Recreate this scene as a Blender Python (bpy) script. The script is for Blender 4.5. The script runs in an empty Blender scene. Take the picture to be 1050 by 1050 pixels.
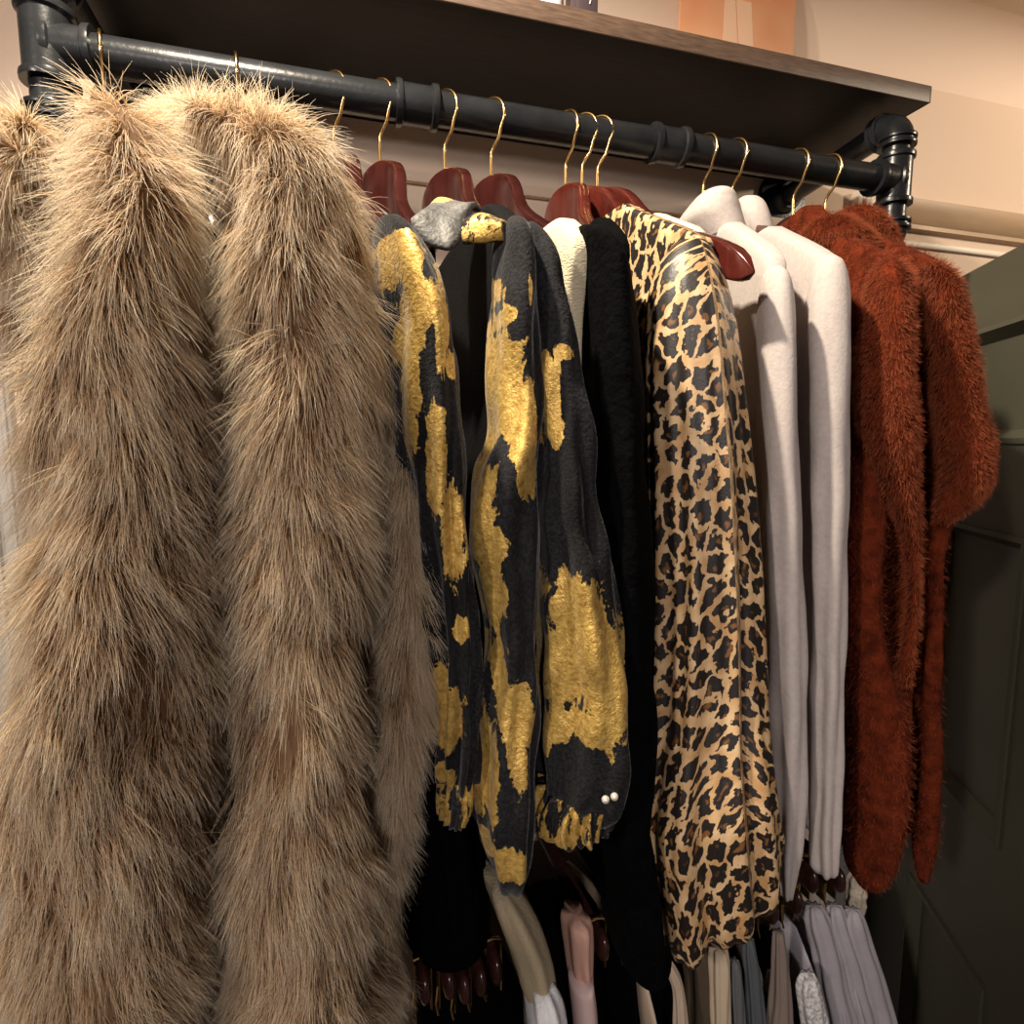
# A clothes rail on black pipe fittings under a dark shelf, in a shop.  World units are metres.
import bpy, bmesh, math, random
import numpy as np
from mathutils import Vector, Matrix
random.seed(7); RNG = np.random.default_rng(11)
C = bpy.context.scene.collection
PI = math.pi
RAIL_Y, RAIL_Z, RAIL_R = .54, 1.984, .0134
WALL_Y = .745

HK = {'A': (-0.1571, -0.1607),
 'B': (-0.0657, -0.049),
 'C': (0.0055, -0.1309),
 'D': (0.0426, -0.0931),
 'E': (0.0973, -0.019),
 'F': (0.1387, -0.0095),
 'G': (0.209, 0.2019),
 'H': (0.2253, -0.04),
 'I': (0.2408, -0.035),
 'J': (0.3539, 0.3379),
 'K': (0.3873, 0.2833),
 'L': (0.4611, 0.3416),
 'M': (0.5019, 0.3273)}
TUBES = {'A_body': [(1.8513, -0.0967, 0.35, 0.0094, 0.0213), (1.8505, -0.0963, 0.35, 0.0148, 0.0231), (1.8479, -0.0957, 0.35, 0.018, 0.0285),
            (1.8427, -0.0939, 0.35, 0.0191, 0.0395), (1.835, -0.0911, 0.35, 0.0181, 0.0559), (1.8225, -0.0889, 0.35, 0.0158, 0.07), (1.79, -0.0885, 0.35, 0.0206, 0.085),
            (1.7564, -0.0926, 0.35, 0.0263, 0.085), (1.7174, -0.0968, 0.35, 0.031, 0.085), (1.6673, -0.1013, 0.35, 0.0355, 0.085), (1.6262, -0.1061, 0.35, 0.0389, 0.085),
            (1.5736, -0.1122, 0.35, 0.042, 0.085), (1.5192, -0.1165, 0.35, 0.0425, 0.085), (1.4628, -0.1197, 0.35, 0.0408, 0.085), (1.4043, -0.1228, 0.35, 0.0339, 0.085),
            (1.3678, -0.1232, 0.35, 0.0308, 0.085), (1.2155, -0.132, 0.35, 0.0298, 0.085)],
 'A_sleeve': [(1.8357, -0.1237, 0.33, 0.0033, 0.0106), (1.8344, -0.1243, 0.33, 0.004, 0.0129), (1.8307, -0.1251, 0.33, 0.0058, 0.0185),
              (1.8275, -0.1245, 0.33, 0.0049, 0.0158), (1.8106, -0.1276, 0.33, 0.0069, 0.0216), (1.7853, -0.1303, 0.33, 0.0064, 0.0199),
              (1.7639, -0.1318, 0.33, 0.0047, 0.0146), (1.7487, -0.1338, 0.33, 0.0033, 0.0102), (1.7412, -0.1347, 0.33, 0.0033, 0.0102)],
 'B_body': [(1.8596, -0.0501, 0.35, 0.0102, 0.0187), (1.8591, -0.0468, 0.35, 0.0188, 0.0204), (1.8561, -0.0451, 0.35, 0.0225, 0.026),
            (1.8507, -0.0396, 0.35, 0.024, 0.0364), (1.8443, -0.0308, 0.35, 0.0226, 0.0493), (1.8365, -0.0236, 0.35, 0.0204, 0.0638),
            (1.8272, -0.0201, 0.35, 0.0217, 0.075), (1.8157, -0.0172, 0.35, 0.0275, 0.075), (1.7808, -0.0161, 0.35, 0.0315, 0.075), (1.7292, -0.016, 0.35, 0.0334, 0.075),
            (1.6757, -0.0183, 0.35, 0.0312, 0.075), (1.6205, -0.0212, 0.35, 0.0295, 0.075), (1.5632, -0.0233, 0.35, 0.0292, 0.075),
            (1.5041, -0.0264, 0.35, 0.0306, 0.075), (1.4426, -0.0282, 0.35, 0.0341, 0.075), (1.3785, -0.0292, 0.35, 0.0381, 0.075),
            (1.1722, -0.037, 0.35, 0.0409, 0.075)],
 'B_collar': [(1.8823, -0.0765, 0.41, 0.0032, 0.0149), (1.8811, -0.0739, 0.41, 0.0099, 0.0198), (1.8767, -0.07, 0.41, 0.0173, 0.0265),
              (1.8696, -0.0668, 0.41, 0.0189, 0.037), (1.8578, -0.0647, 0.41, 0.0157, 0.0535), (1.8451, -0.0643, 0.41, 0.0095, 0.0437),
              (1.82, -0.0635, 0.41, 0.0052, 0.0235), (1.78, -0.0647, 0.41, 0.0035, 0.016), (1.7449, -0.0651, 0.41, 0.0036, 0.016)],
 'B_sleeve': [(1.8293, 0.0091, 0.4, 0.0039, 0.016), (1.8063, 0.0137, 0.4, 0.0069, 0.029), (1.7769, 0.0179, 0.4, 0.009, 0.0384), (1.7345, 0.0259, 0.4, 0.0108, 0.0476),
              (1.684, 0.0328, 0.4, 0.0123, 0.0572), (1.6317, 0.0373, 0.4, 0.0138, 0.0669), (1.5778, 0.0368, 0.4, 0.0147, 0.07), (1.5366, 0.0343, 0.4, 0.0136, 0.0655),
              (1.4949, 0.0291, 0.4, 0.0116, 0.0542), (1.4527, 0.0234, 0.4, 0.0103, 0.0467), (1.3948, 0.0179, 0.4, 0.0095, 0.0421), (1.3201, 0.0119, 0.4, 0.0099, 0.0432),
              (1.077, 0.0012, 0.4, 0.0118, 0.0505)],
 'C_cuff': [(1.4998, 0.0635, 0.34, 0.0075, 0.017), (1.491, 0.0628, 0.34, 0.0085, 0.0194), (1.4822, 0.0621, 0.34, 0.0086, 0.0195), (1.4723, 0.0604, 0.34, 0.0068, 0.0157)],
 'C_sleeve': [(1.8178, 0.0278, 0.34, 0.0033, 0.0119), (1.814, 0.0303, 0.34, 0.0067, 0.0235), (1.8023, 0.0347, 0.34, 0.0106, 0.0349),
              (1.7823, 0.0398, 0.34, 0.0141, 0.0429), (1.7512, 0.0445, 0.34, 0.0157, 0.0448), (1.7191, 0.0475, 0.34, 0.0153, 0.0419),
              (1.675, 0.0515, 0.34, 0.0141, 0.0365), (1.6291, 0.0565, 0.34, 0.013, 0.0319), (1.5816, 0.0611, 0.34, 0.0119, 0.0277), (1.5448, 0.0637, 0.34, 0.0106, 0.024),
              (1.5137, 0.0633, 0.34, 0.0097, 0.022), (1.4961, 0.0628, 0.34, 0.008, 0.0182)],
 'E_cuff': [(1.4875, 0.1406, 0.33, 0.0242, 0.03), (1.4824, 0.14, 0.33, 0.0281, 0.03), (1.4758, 0.1398, 0.33, 0.0285, 0.03), (1.4691, 0.1399, 0.33, 0.0256, 0.03),
            (1.4651, 0.1403, 0.33, 0.0205, 0.03)],
 'E_front': [(1.8225, 0.0982, 0.335, 0.0046, 0.0109), (1.8168, 0.0984, 0.335, 0.0089, 0.0213), (1.801, 0.0984, 0.335, 0.0108, 0.0258),
             (1.7744, 0.0985, 0.335, 0.0123, 0.0294), (1.7308, 0.0993, 0.335, 0.0128, 0.03), (1.7028, 0.0985, 0.335, 0.0141, 0.03), (1.6859, 0.0946, 0.335, 0.0187, 0.03),
             (1.663, 0.0925, 0.335, 0.0199, 0.03), (1.6368, 0.0927, 0.335, 0.0184, 0.03), (1.616, 0.0951, 0.335, 0.0158, 0.03), (1.5797, 0.0969, 0.335, 0.0131, 0.03),
             (1.543, 0.0947, 0.335, 0.016, 0.03), (1.5054, 0.0931, 0.335, 0.0173, 0.03), (1.4733, 0.0931, 0.335, 0.0161, 0.03), (1.4468, 0.0943, 0.335, 0.0124, 0.03),
             (1.4299, 0.0956, 0.335, 0.0078, 0.019), (1.4223, 0.0965, 0.335, 0.0039, 0.0094)],
 'E_sleeve': [(1.8224, 0.1076, 0.335, 0.0034, 0.0074), (1.8179, 0.1097, 0.335, 0.0061, 0.013), (1.8065, 0.1132, 0.335, 0.009, 0.0186),
              (1.7863, 0.116, 0.335, 0.0107, 0.0218), (1.7592, 0.1206, 0.335, 0.0131, 0.0256), (1.7314, 0.1236, 0.335, 0.0145, 0.0278),
              (1.6737, 0.1285, 0.335, 0.0174, 0.0323), (1.6317, 0.1337, 0.335, 0.0206, 0.0369), (1.6007, 0.1386, 0.335, 0.0236, 0.0409),
              (1.5627, 0.1423, 0.335, 0.0256, 0.0434), (1.5238, 0.1439, 0.335, 0.0268, 0.045), (1.5008, 0.1439, 0.335, 0.0262, 0.0441),
              (1.4843, 0.1428, 0.335, 0.0235, 0.04), (1.4726, 0.1409, 0.335, 0.0164, 0.0283)],
 'G_front': [(1.4209, 0.2014, 0.4, 0.0125, 0.0363), (1.3692, 0.2107, 0.4, 0.0182, 0.0496), (1.3154, 0.2208, 0.4, 0.024, 0.06), (1.3019, 0.2224, 0.4, 0.0216, 0.0549)],
 'G_sleeve': [(1.8272, 0.1456, 0.35, 0.0033, 0.0126), (1.8209, 0.1511, 0.35, 0.0089, 0.0312), (1.8072, 0.1582, 0.35, 0.0127, 0.0409),
              (1.7871, 0.1618, 0.35, 0.0143, 0.0445), (1.7637, 0.1643, 0.35, 0.015, 0.045), (1.7215, 0.1675, 0.35, 0.0163, 0.045), (1.6718, 0.1712, 0.35, 0.0173, 0.045),
              (1.6071, 0.1755, 0.35, 0.0185, 0.045), (1.5397, 0.1784, 0.35, 0.019, 0.045), (1.4978, 0.1801, 0.35, 0.0185, 0.045), (1.4552, 0.18, 0.35, 0.016, 0.0447),
              (1.4099, 0.1874, 0.35, 0.016, 0.0425), (1.3629, 0.1955, 0.35, 0.0157, 0.0396), (1.348, 0.1998, 0.35, 0.0101, 0.0247)],
 'H_front': [(1.8272, 0.2213, 0.35, 0.0103, 0.0109), (1.8224, 0.2208, 0.35, 0.0138, 0.0147), (1.8121, 0.2201, 0.35, 0.0194, 0.0207),
             (1.7909, 0.221, 0.35, 0.0254, 0.0272), (1.7665, 0.2237, 0.35, 0.0284, 0.0301), (1.7352, 0.2268, 0.35, 0.0303, 0.0319),
             (1.6902, 0.2319, 0.35, 0.0324, 0.0336), (1.6438, 0.2365, 0.35, 0.034, 0.0348), (1.5749, 0.2413, 0.35, 0.0364, 0.037), (1.5321, 0.2431, 0.35, 0.0382, 0.0389),
             (1.5033, 0.2423, 0.35, 0.0414, 0.0424), (1.474, 0.2419, 0.35, 0.0462, 0.0477), (1.4515, 0.2428, 0.35, 0.0492, 0.0508),
             (1.4203, 0.2478, 0.35, 0.0489, 0.0498), (1.3961, 0.2529, 0.35, 0.0482, 0.0483), (1.3798, 0.2561, 0.35, 0.0465, 0.0462),
             (1.3702, 0.257, 0.35, 0.0422, 0.0418)],
 'H_sleeve': [(1.8171, 0.2317, 0.345, 0.004, 0.004), (1.8101, 0.2349, 0.345, 0.006, 0.0059), (1.7912, 0.2419, 0.345, 0.0076, 0.0073),
              (1.7606, 0.2482, 0.345, 0.008, 0.0076), (1.7226, 0.2542, 0.345, 0.0079, 0.0073), (1.6902, 0.26, 0.345, 0.0077, 0.007),
              (1.6568, 0.2656, 0.345, 0.0071, 0.0064), (1.6398, 0.2681, 0.345, 0.0046, 0.0041)],
 'J_collar': [(1.9215, 0.3309, 0.5, 0.006, 0.0167), (1.9182, 0.3321, 0.5, 0.013, 0.0362), (1.9123, 0.3324, 0.5, 0.0187, 0.0519), (1.9037, 0.3317, 0.5, 0.0246, 0.055),
              (1.8952, 0.3326, 0.5, 0.0272, 0.055), (1.8871, 0.3371, 0.5, 0.0261, 0.055), (1.8772, 0.3427, 0.5, 0.0228, 0.055)],
 'J_sleeve': [(1.815, 0.2821, 0.345, 0.0043, 0.0085), (1.8095, 0.2832, 0.345, 0.0074, 0.0145), (1.7939, 0.2841, 0.345, 0.0094, 0.0186),
              (1.7686, 0.2861, 0.345, 0.0103, 0.0203), (1.7363, 0.2888, 0.345, 0.0104, 0.0204), (1.6696, 0.2953, 0.345, 0.0106, 0.0206),
              (1.5997, 0.3021, 0.345, 0.0109, 0.0209), (1.5264, 0.3088, 0.345, 0.0114, 0.0217), (1.4498, 0.3145, 0.345, 0.0106, 0.0199),
              (1.4102, 0.317, 0.345, 0.009, 0.0169), (1.3779, 0.3186, 0.345, 0.0064, 0.0121), (1.3556, 0.3204, 0.345, 0.0038, 0.0072)],
 'K_collar': [(1.9259, 0.3716, 0.5, 0.0055, 0.0105), (1.9226, 0.3734, 0.5, 0.0102, 0.0194), (1.9167, 0.3753, 0.5, 0.0135, 0.0256), (1.9083, 0.3773, 0.5, 0.0154, 0.0289),
              (1.8964, 0.3812, 0.5, 0.0162, 0.0301), (1.8862, 0.3856, 0.5, 0.0159, 0.0291)],
 'K_sleeve': [(1.8268, 0.3255, 0.345, 0.0037, 0.0052), (1.8223, 0.3258, 0.345, 0.008, 0.0112), (1.8095, 0.3263, 0.345, 0.011, 0.0154),
              (1.7836, 0.3274, 0.345, 0.0127, 0.0179), (1.7374, 0.3313, 0.345, 0.0126, 0.0178), (1.6688, 0.336, 0.345, 0.012, 0.017),
              (1.5971, 0.3409, 0.345, 0.0109, 0.0154), (1.5221, 0.346, 0.345, 0.0102, 0.0145), (1.4437, 0.3508, 0.345, 0.0093, 0.0132),
              (1.395, 0.3535, 0.345, 0.0088, 0.0126), (1.3716, 0.3557, 0.345, 0.0079, 0.0113), (1.3664, 0.3565, 0.345, 0.0058, 0.0083)],
 'L_body': [(1.8132, 0.3884, 0.37, 0.0112, 0.0161), (1.741, 0.3927, 0.37, 0.0127, 0.0183), (1.6657, 0.3977, 0.37, 0.0133, 0.0193), (1.619, 0.3992, 0.37, 0.0133, 0.0193),
            (1.5711, 0.4023, 0.37, 0.0129, 0.0188), (1.5212, 0.411, 0.37, 0.0159, 0.0229), (1.4949, 0.4214, 0.37, 0.0211, 0.0297), (1.434, 0.4278, 0.37, 0.0222, 0.0311),
            (1.3715, 0.4312, 0.37, 0.0206, 0.0291), (1.3358, 0.429, 0.37, 0.0156, 0.0223), (1.319, 0.4304, 0.37, 0.0071, 0.0102)],
 'L_collar': [(1.9007, 0.4294, 0.46, 0.0035, 0.0058), (1.8964, 0.4287, 0.46, 0.0124, 0.0204), (1.8882, 0.4309, 0.46, 0.021, 0.0344),
              (1.8785, 0.436, 0.46, 0.0273, 0.0441), (1.8674, 0.4456, 0.46, 0.0289, 0.0454)],
 'L_sleeve': [(1.8292, 0.3779, 0.345, 0.0037, 0.0049), (1.8227, 0.3794, 0.345, 0.009, 0.0121), (1.8101, 0.3801, 0.345, 0.0131, 0.0176),
              (1.7798, 0.3802, 0.345, 0.0148, 0.0201), (1.7386, 0.3826, 0.345, 0.0164, 0.0224), (1.7036, 0.3899, 0.345, 0.0158, 0.0213),
              (1.6747, 0.4009, 0.345, 0.0121, 0.0159), (1.6525, 0.4101, 0.345, 0.0086, 0.0111), (1.6298, 0.4186, 0.345, 0.005, 0.0063),
              (1.5914, 0.4248, 0.345, 0.0037, 0.0047), (1.5524, 0.4258, 0.345, 0.0037, 0.0047), (1.5251, 0.4225, 0.345, 0.0037, 0.0048),
              (1.5133, 0.4217, 0.345, 0.0037, 0.0048)],
 'M_body': [(1.8024, 0.4466, 0.37, 0.012, 0.0142), (1.6802, 0.4713, 0.37, 0.0136, 0.0156), (1.648, 0.4753, 0.37, 0.0122, 0.0139), (1.6153, 0.4751, 0.37, 0.0076, 0.0087),
            (1.565, 0.4804, 0.37, 0.0064, 0.0074), (1.496, 0.4845, 0.37, 0.0072, 0.0084), (1.406, 0.49, 0.37, 0.0085, 0.01), (1.3503, 0.4924, 0.37, 0.0093, 0.011),
            (1.322, 0.4931, 0.37, 0.006, 0.0071), (1.3093, 0.4944, 0.37, 0.0038, 0.0045)],
 'M_collar': [(1.9149, 0.4613, 0.46, 0.0036, 0.0052), (1.9109, 0.4638, 0.46, 0.0105, 0.015), (1.902, 0.4679, 0.46, 0.0169, 0.0239),
              (1.8923, 0.4744, 0.46, 0.0191, 0.0266), (1.8794, 0.4846, 0.46, 0.0192, 0.0262), (1.8697, 0.4942, 0.46, 0.0169, 0.0225)],
 'M_sleeve': [(1.8295, 0.4143, 0.345, 0.0046, 0.0054), (1.8234, 0.4224, 0.345, 0.009, 0.0104), (1.8102, 0.4299, 0.345, 0.0116, 0.0131),
              (1.7828, 0.4391, 0.345, 0.0132, 0.0147), (1.7404, 0.4516, 0.345, 0.0146, 0.016), (1.7111, 0.4604, 0.345, 0.0162, 0.0176),
              (1.6887, 0.467, 0.345, 0.017, 0.0183), (1.6721, 0.4695, 0.345, 0.0162, 0.0174), (1.66, 0.4653, 0.345, 0.013, 0.0141),
              (1.6496, 0.4569, 0.345, 0.0086, 0.0095), (1.6407, 0.4483, 0.345, 0.0038, 0.0044)]}
LOW = {'beige_loop': [(1.2346, 0.2724, 0.43, 0.0037, 0.0047), (1.22, 0.2794, 0.43, 0.0052, 0.0064), (1.2016, 0.2852, 0.43, 0.0045, 0.0054),
                (1.155, 0.2899, 0.43, 0.0054, 0.0064), (0.8884, 0.3124, 0.43, 0.0088, 0.0101)],
 'black1': [(1.3239, 0.0852, 0.5, 0.0353, 0.06), (1.2661, 0.0827, 0.5, 0.0395, 0.06), (1.1422, 0.0924, 0.5, 0.0466, 0.06), (0.8738, 0.1055, 0.5, 0.0537, 0.06)],
 'blk_a': [(1.2124, 0.0978, 0.5, 0.0421, 0.04), (1.2018, 0.0995, 0.5, 0.048, 0.04), (1.1368, 0.1099, 0.5, 0.0544, 0.04), (0.8622, 0.1309, 0.5, 0.061, 0.04)],
 'blk_b': [(1.1989, 0.2485, 0.5, 0.0138, 0.0217), (1.1816, 0.2521, 0.5, 0.0183, 0.0284), (1.089, 0.2641, 0.5, 0.0215, 0.0321), (0.788, 0.2937, 0.5, 0.0242, 0.0336)],
 'blk_c': [(1.1831, 0.2971, 0.5, 0.0204, 0.0271), (1.1689, 0.3004, 0.5, 0.0237, 0.0312), (1.0739, 0.3126, 0.5, 0.0262, 0.0335), (0.7666, 0.3406, 0.5, 0.0277, 0.0337)],
 'blk_d': [(1.1622, 0.4381, 0.5, 0.0119, 0.0109), (1.1436, 0.4411, 0.5, 0.0155, 0.0142), (1.0287, 0.4584, 0.5, 0.0182, 0.0162), (0.6925, 0.5029, 0.5, 0.0232, 0.0197)],
 'blk_e': [(1.2314, 0.2026, 0.52, 0.0378, 0.04), (1.2145, 0.2049, 0.52, 0.0403, 0.04), (1.0808, 0.2222, 0.52, 0.0435, 0.04), (0.7769, 0.2498, 0.52, 0.0443, 0.04)],
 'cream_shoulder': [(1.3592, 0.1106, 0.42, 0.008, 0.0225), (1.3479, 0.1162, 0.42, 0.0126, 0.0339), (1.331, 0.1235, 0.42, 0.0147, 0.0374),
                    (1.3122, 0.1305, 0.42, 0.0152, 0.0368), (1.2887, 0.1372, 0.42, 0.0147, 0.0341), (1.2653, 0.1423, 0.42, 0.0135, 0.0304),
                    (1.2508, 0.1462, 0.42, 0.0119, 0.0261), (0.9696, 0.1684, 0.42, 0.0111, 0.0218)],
 'cream_strip': [(1.1884, 0.5836, 0.52, 0.0059, 0.0042), (1.1794, 0.5843, 0.52, 0.0106, 0.0076), (1.1596, 0.5867, 0.52, 0.0113, 0.0081),
                 (1.1426, 0.5881, 0.52, 0.0113, 0.0081), (1.1318, 0.5897, 0.52, 0.0095, 0.0068)],
 'cream_trouser': [(1.2224, 0.3339, 0.44, 0.0073, 0.0077), (1.2086, 0.3356, 0.44, 0.0091, 0.0096), (1.1285, 0.3415, 0.44, 0.0075, 0.0078),
                   (0.8466, 0.3699, 0.44, 0.0119, 0.0119)],
 'grey_trouser': [(1.2054, 0.3516, 0.44, 0.004, 0.004), (1.1935, 0.3532, 0.44, 0.0062, 0.0062), (1.1223, 0.3613, 0.44, 0.0063, 0.0062),
                  (0.8367, 0.3915, 0.44, 0.0097, 0.0093)],
 'lace': [(1.1783, 0.4314, 0.43, 0.0057, 0.0046), (1.1672, 0.4327, 0.43, 0.0109, 0.0088), (1.1417, 0.4386, 0.43, 0.0124, 0.01), (1.1063, 0.4472, 0.43, 0.0126, 0.01),
          (0.8095, 0.4852, 0.43, 0.0157, 0.012)],
 'lav1': [(1.2201, 0.4641, 0.46, 0.0075, 0.006), (1.2031, 0.4697, 0.46, 0.0131, 0.0104), (1.1683, 0.4824, 0.46, 0.0143, 0.0111), (1.1183, 0.4965, 0.46, 0.0146, 0.0111),
          (1.0531, 0.5161, 0.46, 0.0161, 0.0119), (0.722, 0.5749, 0.46, 0.0206, 0.0144)],
 'lav2': [(1.2139, 0.4905, 0.46, 0.0072, 0.0054), (1.1971, 0.4944, 0.46, 0.0113, 0.0085), (1.1614, 0.5088, 0.46, 0.0126, 0.0093), (1.1095, 0.5276, 0.46, 0.014, 0.01),
          (1.0432, 0.5481, 0.46, 0.0154, 0.0108), (0.7096, 0.6019, 0.46, 0.018, 0.0121)],
 'lav3': [(1.2036, 0.5146, 0.46, 0.0073, 0.0053), (1.192, 0.5156, 0.46, 0.0137, 0.0099), (1.156, 0.5298, 0.46, 0.0144, 0.0102), (1.1029, 0.5512, 0.46, 0.0154, 0.0106),
          (1.0357, 0.5725, 0.46, 0.0169, 0.0113), (0.6933, 0.6378, 0.46, 0.0217, 0.0138)],
 'olive': [(1.2213, 0.3264, 0.46, 0.0097, 0.0108), (1.2029, 0.3283, 0.46, 0.0124, 0.0138), (1.1088, 0.3367, 0.46, 0.0127, 0.014), (0.8178, 0.3648, 0.46, 0.0146, 0.0155)],
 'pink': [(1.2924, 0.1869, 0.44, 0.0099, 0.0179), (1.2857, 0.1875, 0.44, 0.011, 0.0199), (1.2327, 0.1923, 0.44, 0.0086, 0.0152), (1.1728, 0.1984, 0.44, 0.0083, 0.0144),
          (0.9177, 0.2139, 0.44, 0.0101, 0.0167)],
 'pink_lit': [(1.2405, 0.188, 0.43, 0.0091, 0.0161), (1.2319, 0.1886, 0.43, 0.0095, 0.0168), (1.185, 0.1934, 0.43, 0.0093, 0.0161),
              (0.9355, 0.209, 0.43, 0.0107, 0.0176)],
 'slate_trouser': [(1.224, 0.3677, 0.44, 0.0041, 0.0039), (1.21, 0.3696, 0.44, 0.0058, 0.0056), (1.1824, 0.3745, 0.44, 0.0068, 0.0064),
                   (1.1153, 0.3839, 0.44, 0.0078, 0.0073), (0.8238, 0.4199, 0.44, 0.0125, 0.0112)],
 'taupe': [(1.2225, 0.4024, 0.44, 0.0046, 0.0041), (1.2007, 0.4049, 0.44, 0.0065, 0.0057), (1.1513, 0.4091, 0.44, 0.0094, 0.0082), (1.107, 0.4106, 0.44, 0.0123, 0.0108),
           (0.8119, 0.4459, 0.44, 0.0128, 0.0108)],
 'lit_body': [(1.28, 0.1401, 0.405, 0.0095, 0.0209), (1.2689, 0.143, 0.405, 0.0125, 0.027), (1.2525, 0.1456, 0.405, 0.0133, 0.0282),
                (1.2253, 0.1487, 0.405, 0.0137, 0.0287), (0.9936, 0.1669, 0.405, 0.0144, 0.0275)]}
GOLD = {'C': [(0.0304, 1.801, 0.0105, 0.0041), (0.0339, 1.7898, 0.0116, 0.0122), (0.0413, 1.7706, 0.0099, 0.0162), (0.0371, 1.7537, 0.0068, 0.0144),
       (0.051, 1.7592, 0.0045, 0.0303), (0.0567, 1.7385, 0.0046, 0.0069), (0.0379, 1.7223, 0.004, 0.0288), (0.049, 1.6924, 0.0051, 0.0328),
       (0.0573, 1.6536, 0.0069, 0.0319), (0.0626, 1.5996, 0.0043, 0.0077), (0.0555, 1.5476, 0.0093, 0.0256), (0.0566, 1.5044, 0.0056, 0.0082)],
 'E': [(0.085, 1.7833, 0.0048, 0.0079), (0.0892, 1.7677, 0.0043, 0.0049), (0.0839, 1.7535, 0.0059, 0.012), (0.0881, 1.7284, 0.012, 0.0289),
       (0.0963, 1.7079, 0.0078, 0.0317), (0.0784, 1.718, 0.0043, 0.0206), (0.0739, 1.6714, 0.0098, 0.0319), (0.077, 1.6447, 0.0099, 0.0129),
       (0.0824, 1.6117, 0.0051, 0.02), (0.0797, 1.6229, 0.005, 0.0276), (0.1019, 1.7, 0.0045, 0.0239), (0.0937, 1.5365, 0.0094, 0.0327), (0.0764, 1.5098, 0.0069, 0.0328),
       (0.0867, 1.4566, 0.0144, 0.0123), (0.0851, 1.5722, 0.0034, 0.0172), (0.0994, 1.7793, 0.0017, 0.0099)],
 'ES': [(0.1135, 1.729, 0.0057, 0.0242), (0.1213, 1.749, 0.008, 0.0046), (0.1106, 1.7435, 0.0039, 0.0104), (0.116, 1.7106, 0.0045, 0.0117),
        (0.1289, 1.6052, 0.0171, 0.0262), (0.1448, 1.5685, 0.0204, 0.0375), (0.1232, 1.5738, 0.0159, 0.0272), (0.1109, 1.6208, 0.0053, 0.0136),
        (0.1359, 1.5396, 0.0165, 0.011), (0.1092, 1.5253, 0.0072, 0.0205), (0.1206, 1.5357, 0.0055, 0.0121), (0.1616, 1.5299, 0.0065, 0.015)],
 'cE': [(0.0694, 1.8631, 0.0086, 0.0135), (0.0636, 1.8504, 0.0071, 0.0067)]}
COL = {'C': ([(0.0112, 0.5, 1.8931), (0.0209, 0.46, 1.8736), (0.0297, 0.43, 1.8609), (0.0358, 0.4, 1.84)],
       [(0.01, 0.48, 1.8606), (0.0215, 0.43, 1.8413), (0.0296, 0.4, 1.8335), (0.0351, 0.37, 1.821)]),
 'E': ([(0.0465, 0.365, 1.8226), (0.0563, 0.38, 1.8398), (0.0667, 0.395, 1.8538), (0.0789, 0.39, 1.8509), (0.0905, 0.375, 1.8415)],
       [(0.0461, 0.358, 1.8161), (0.053, 0.352, 1.8122), (0.0601, 0.348, 1.8089), (0.0666, 0.347, 1.8097), (0.0809, 0.36, 1.8281)]),
 'E2': ([(0.0742, 0.345, 1.824), (0.0815, 0.338, 1.827), (0.0925, 0.325, 1.8191)], [(0.0697, 0.335, 1.809), (0.0795, 0.33, 1.8088), (0.09, 0.322, 1.8083)]),
 'cuff': ([(0.1061, 0.33, 1.4933), (0.1044, 0.31, 1.5231), (0.1093, 0.3, 1.51), (0.1239, 0.295, 1.5104), (0.1444, 0.3, 1.5101), (0.1759, 0.33, 1.5004)],
          [(0.1088, 0.33, 1.4683), (0.107, 0.31, 1.4728), (0.1155, 0.3, 1.4802), (0.1278, 0.295, 1.4883), (0.146, 0.3, 1.4904), (0.1744, 0.33, 1.4778)])}
DRESS = [(1.7976, 0.0736, 0.36, 0.0115, 0.0289), (1.7323, 0.0747, 0.36, 0.0123, 0.0302), (1.6115, 0.0767, 0.36, 0.0128, 0.0307), (1.4811, 0.0765, 0.36, 0.0142, 0.0335),
 (1.3714, 0.0729, 0.36, 0.0151, 0.0365)]
CREAM = [(1.8158, 0.1369, 0.36, 0.0078, 0.0147), (1.8084, 0.139, 0.36, 0.0094, 0.0175), (1.776, 0.1396, 0.36, 0.0097, 0.0182), (1.7217, 0.1402, 0.36, 0.0099, 0.0185),
 (1.6332, 0.1429, 0.36, 0.0105, 0.0193), (1.4695, 0.1458, 0.36, 0.0101, 0.0186)]
CAMI = [(1.82, 0.23879999999999998, 0.4, 0.01, 0.02), (1.5, 0.25079999999999997, 0.4, 0.01, 0.02)]
BEADS = [(0.14, 1.4994), (0.1455, 1.5002)]
BARS = [(0.0558, 1.2509, False, 'first of the five red-brown bar ends at the bottom left'), (0.076, 1.2496, False, 'second of the five red-brown bar ends at the bottom left'),
 (0.0891, 1.2414, False, 'third of the five red-brown bar ends at the bottom left'), (0.1033, 1.2445, False, 'fourth of the five red-brown bar ends at the bottom left'),
 (0.1169, 1.2517, False, 'fifth of the five red-brown bar ends, beside the cream sweater'), (0.217, 1.247, True, 'dark bar hanger right of the pink skirt'),
 (0.2479, 1.2506, True, 'dark bar hanger with gold clip left of the beige trousers'), (0.2648, 1.2502, True, 'dark bar hanger with gold clip over the beige trousers'),
 (0.3004, 1.2511, True, 'dark bar hanger over the olive brown trousers'), (0.3348, 1.2364, True, 'dark bar hanger over the cream trousers'),
 (0.3503, 1.2305, True, 'dark bar hanger over the mid grey trousers'), (0.3676, 1.2364, True, 'dark bar hanger over the slate grey trousers'),
 (0.4002, 1.2388, True, 'dark bar hanger over the taupe trousers'), (0.429, 1.2424, False, 'glossy bar hanger left of the lavender grey sweaters'),
 (0.4467, 1.2616, False, 'glossy bar hanger below the second grey turtleneck sleeve'), (0.4812, 1.2538, False, 'glossy bar hanger beside the ivory top')]


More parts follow.
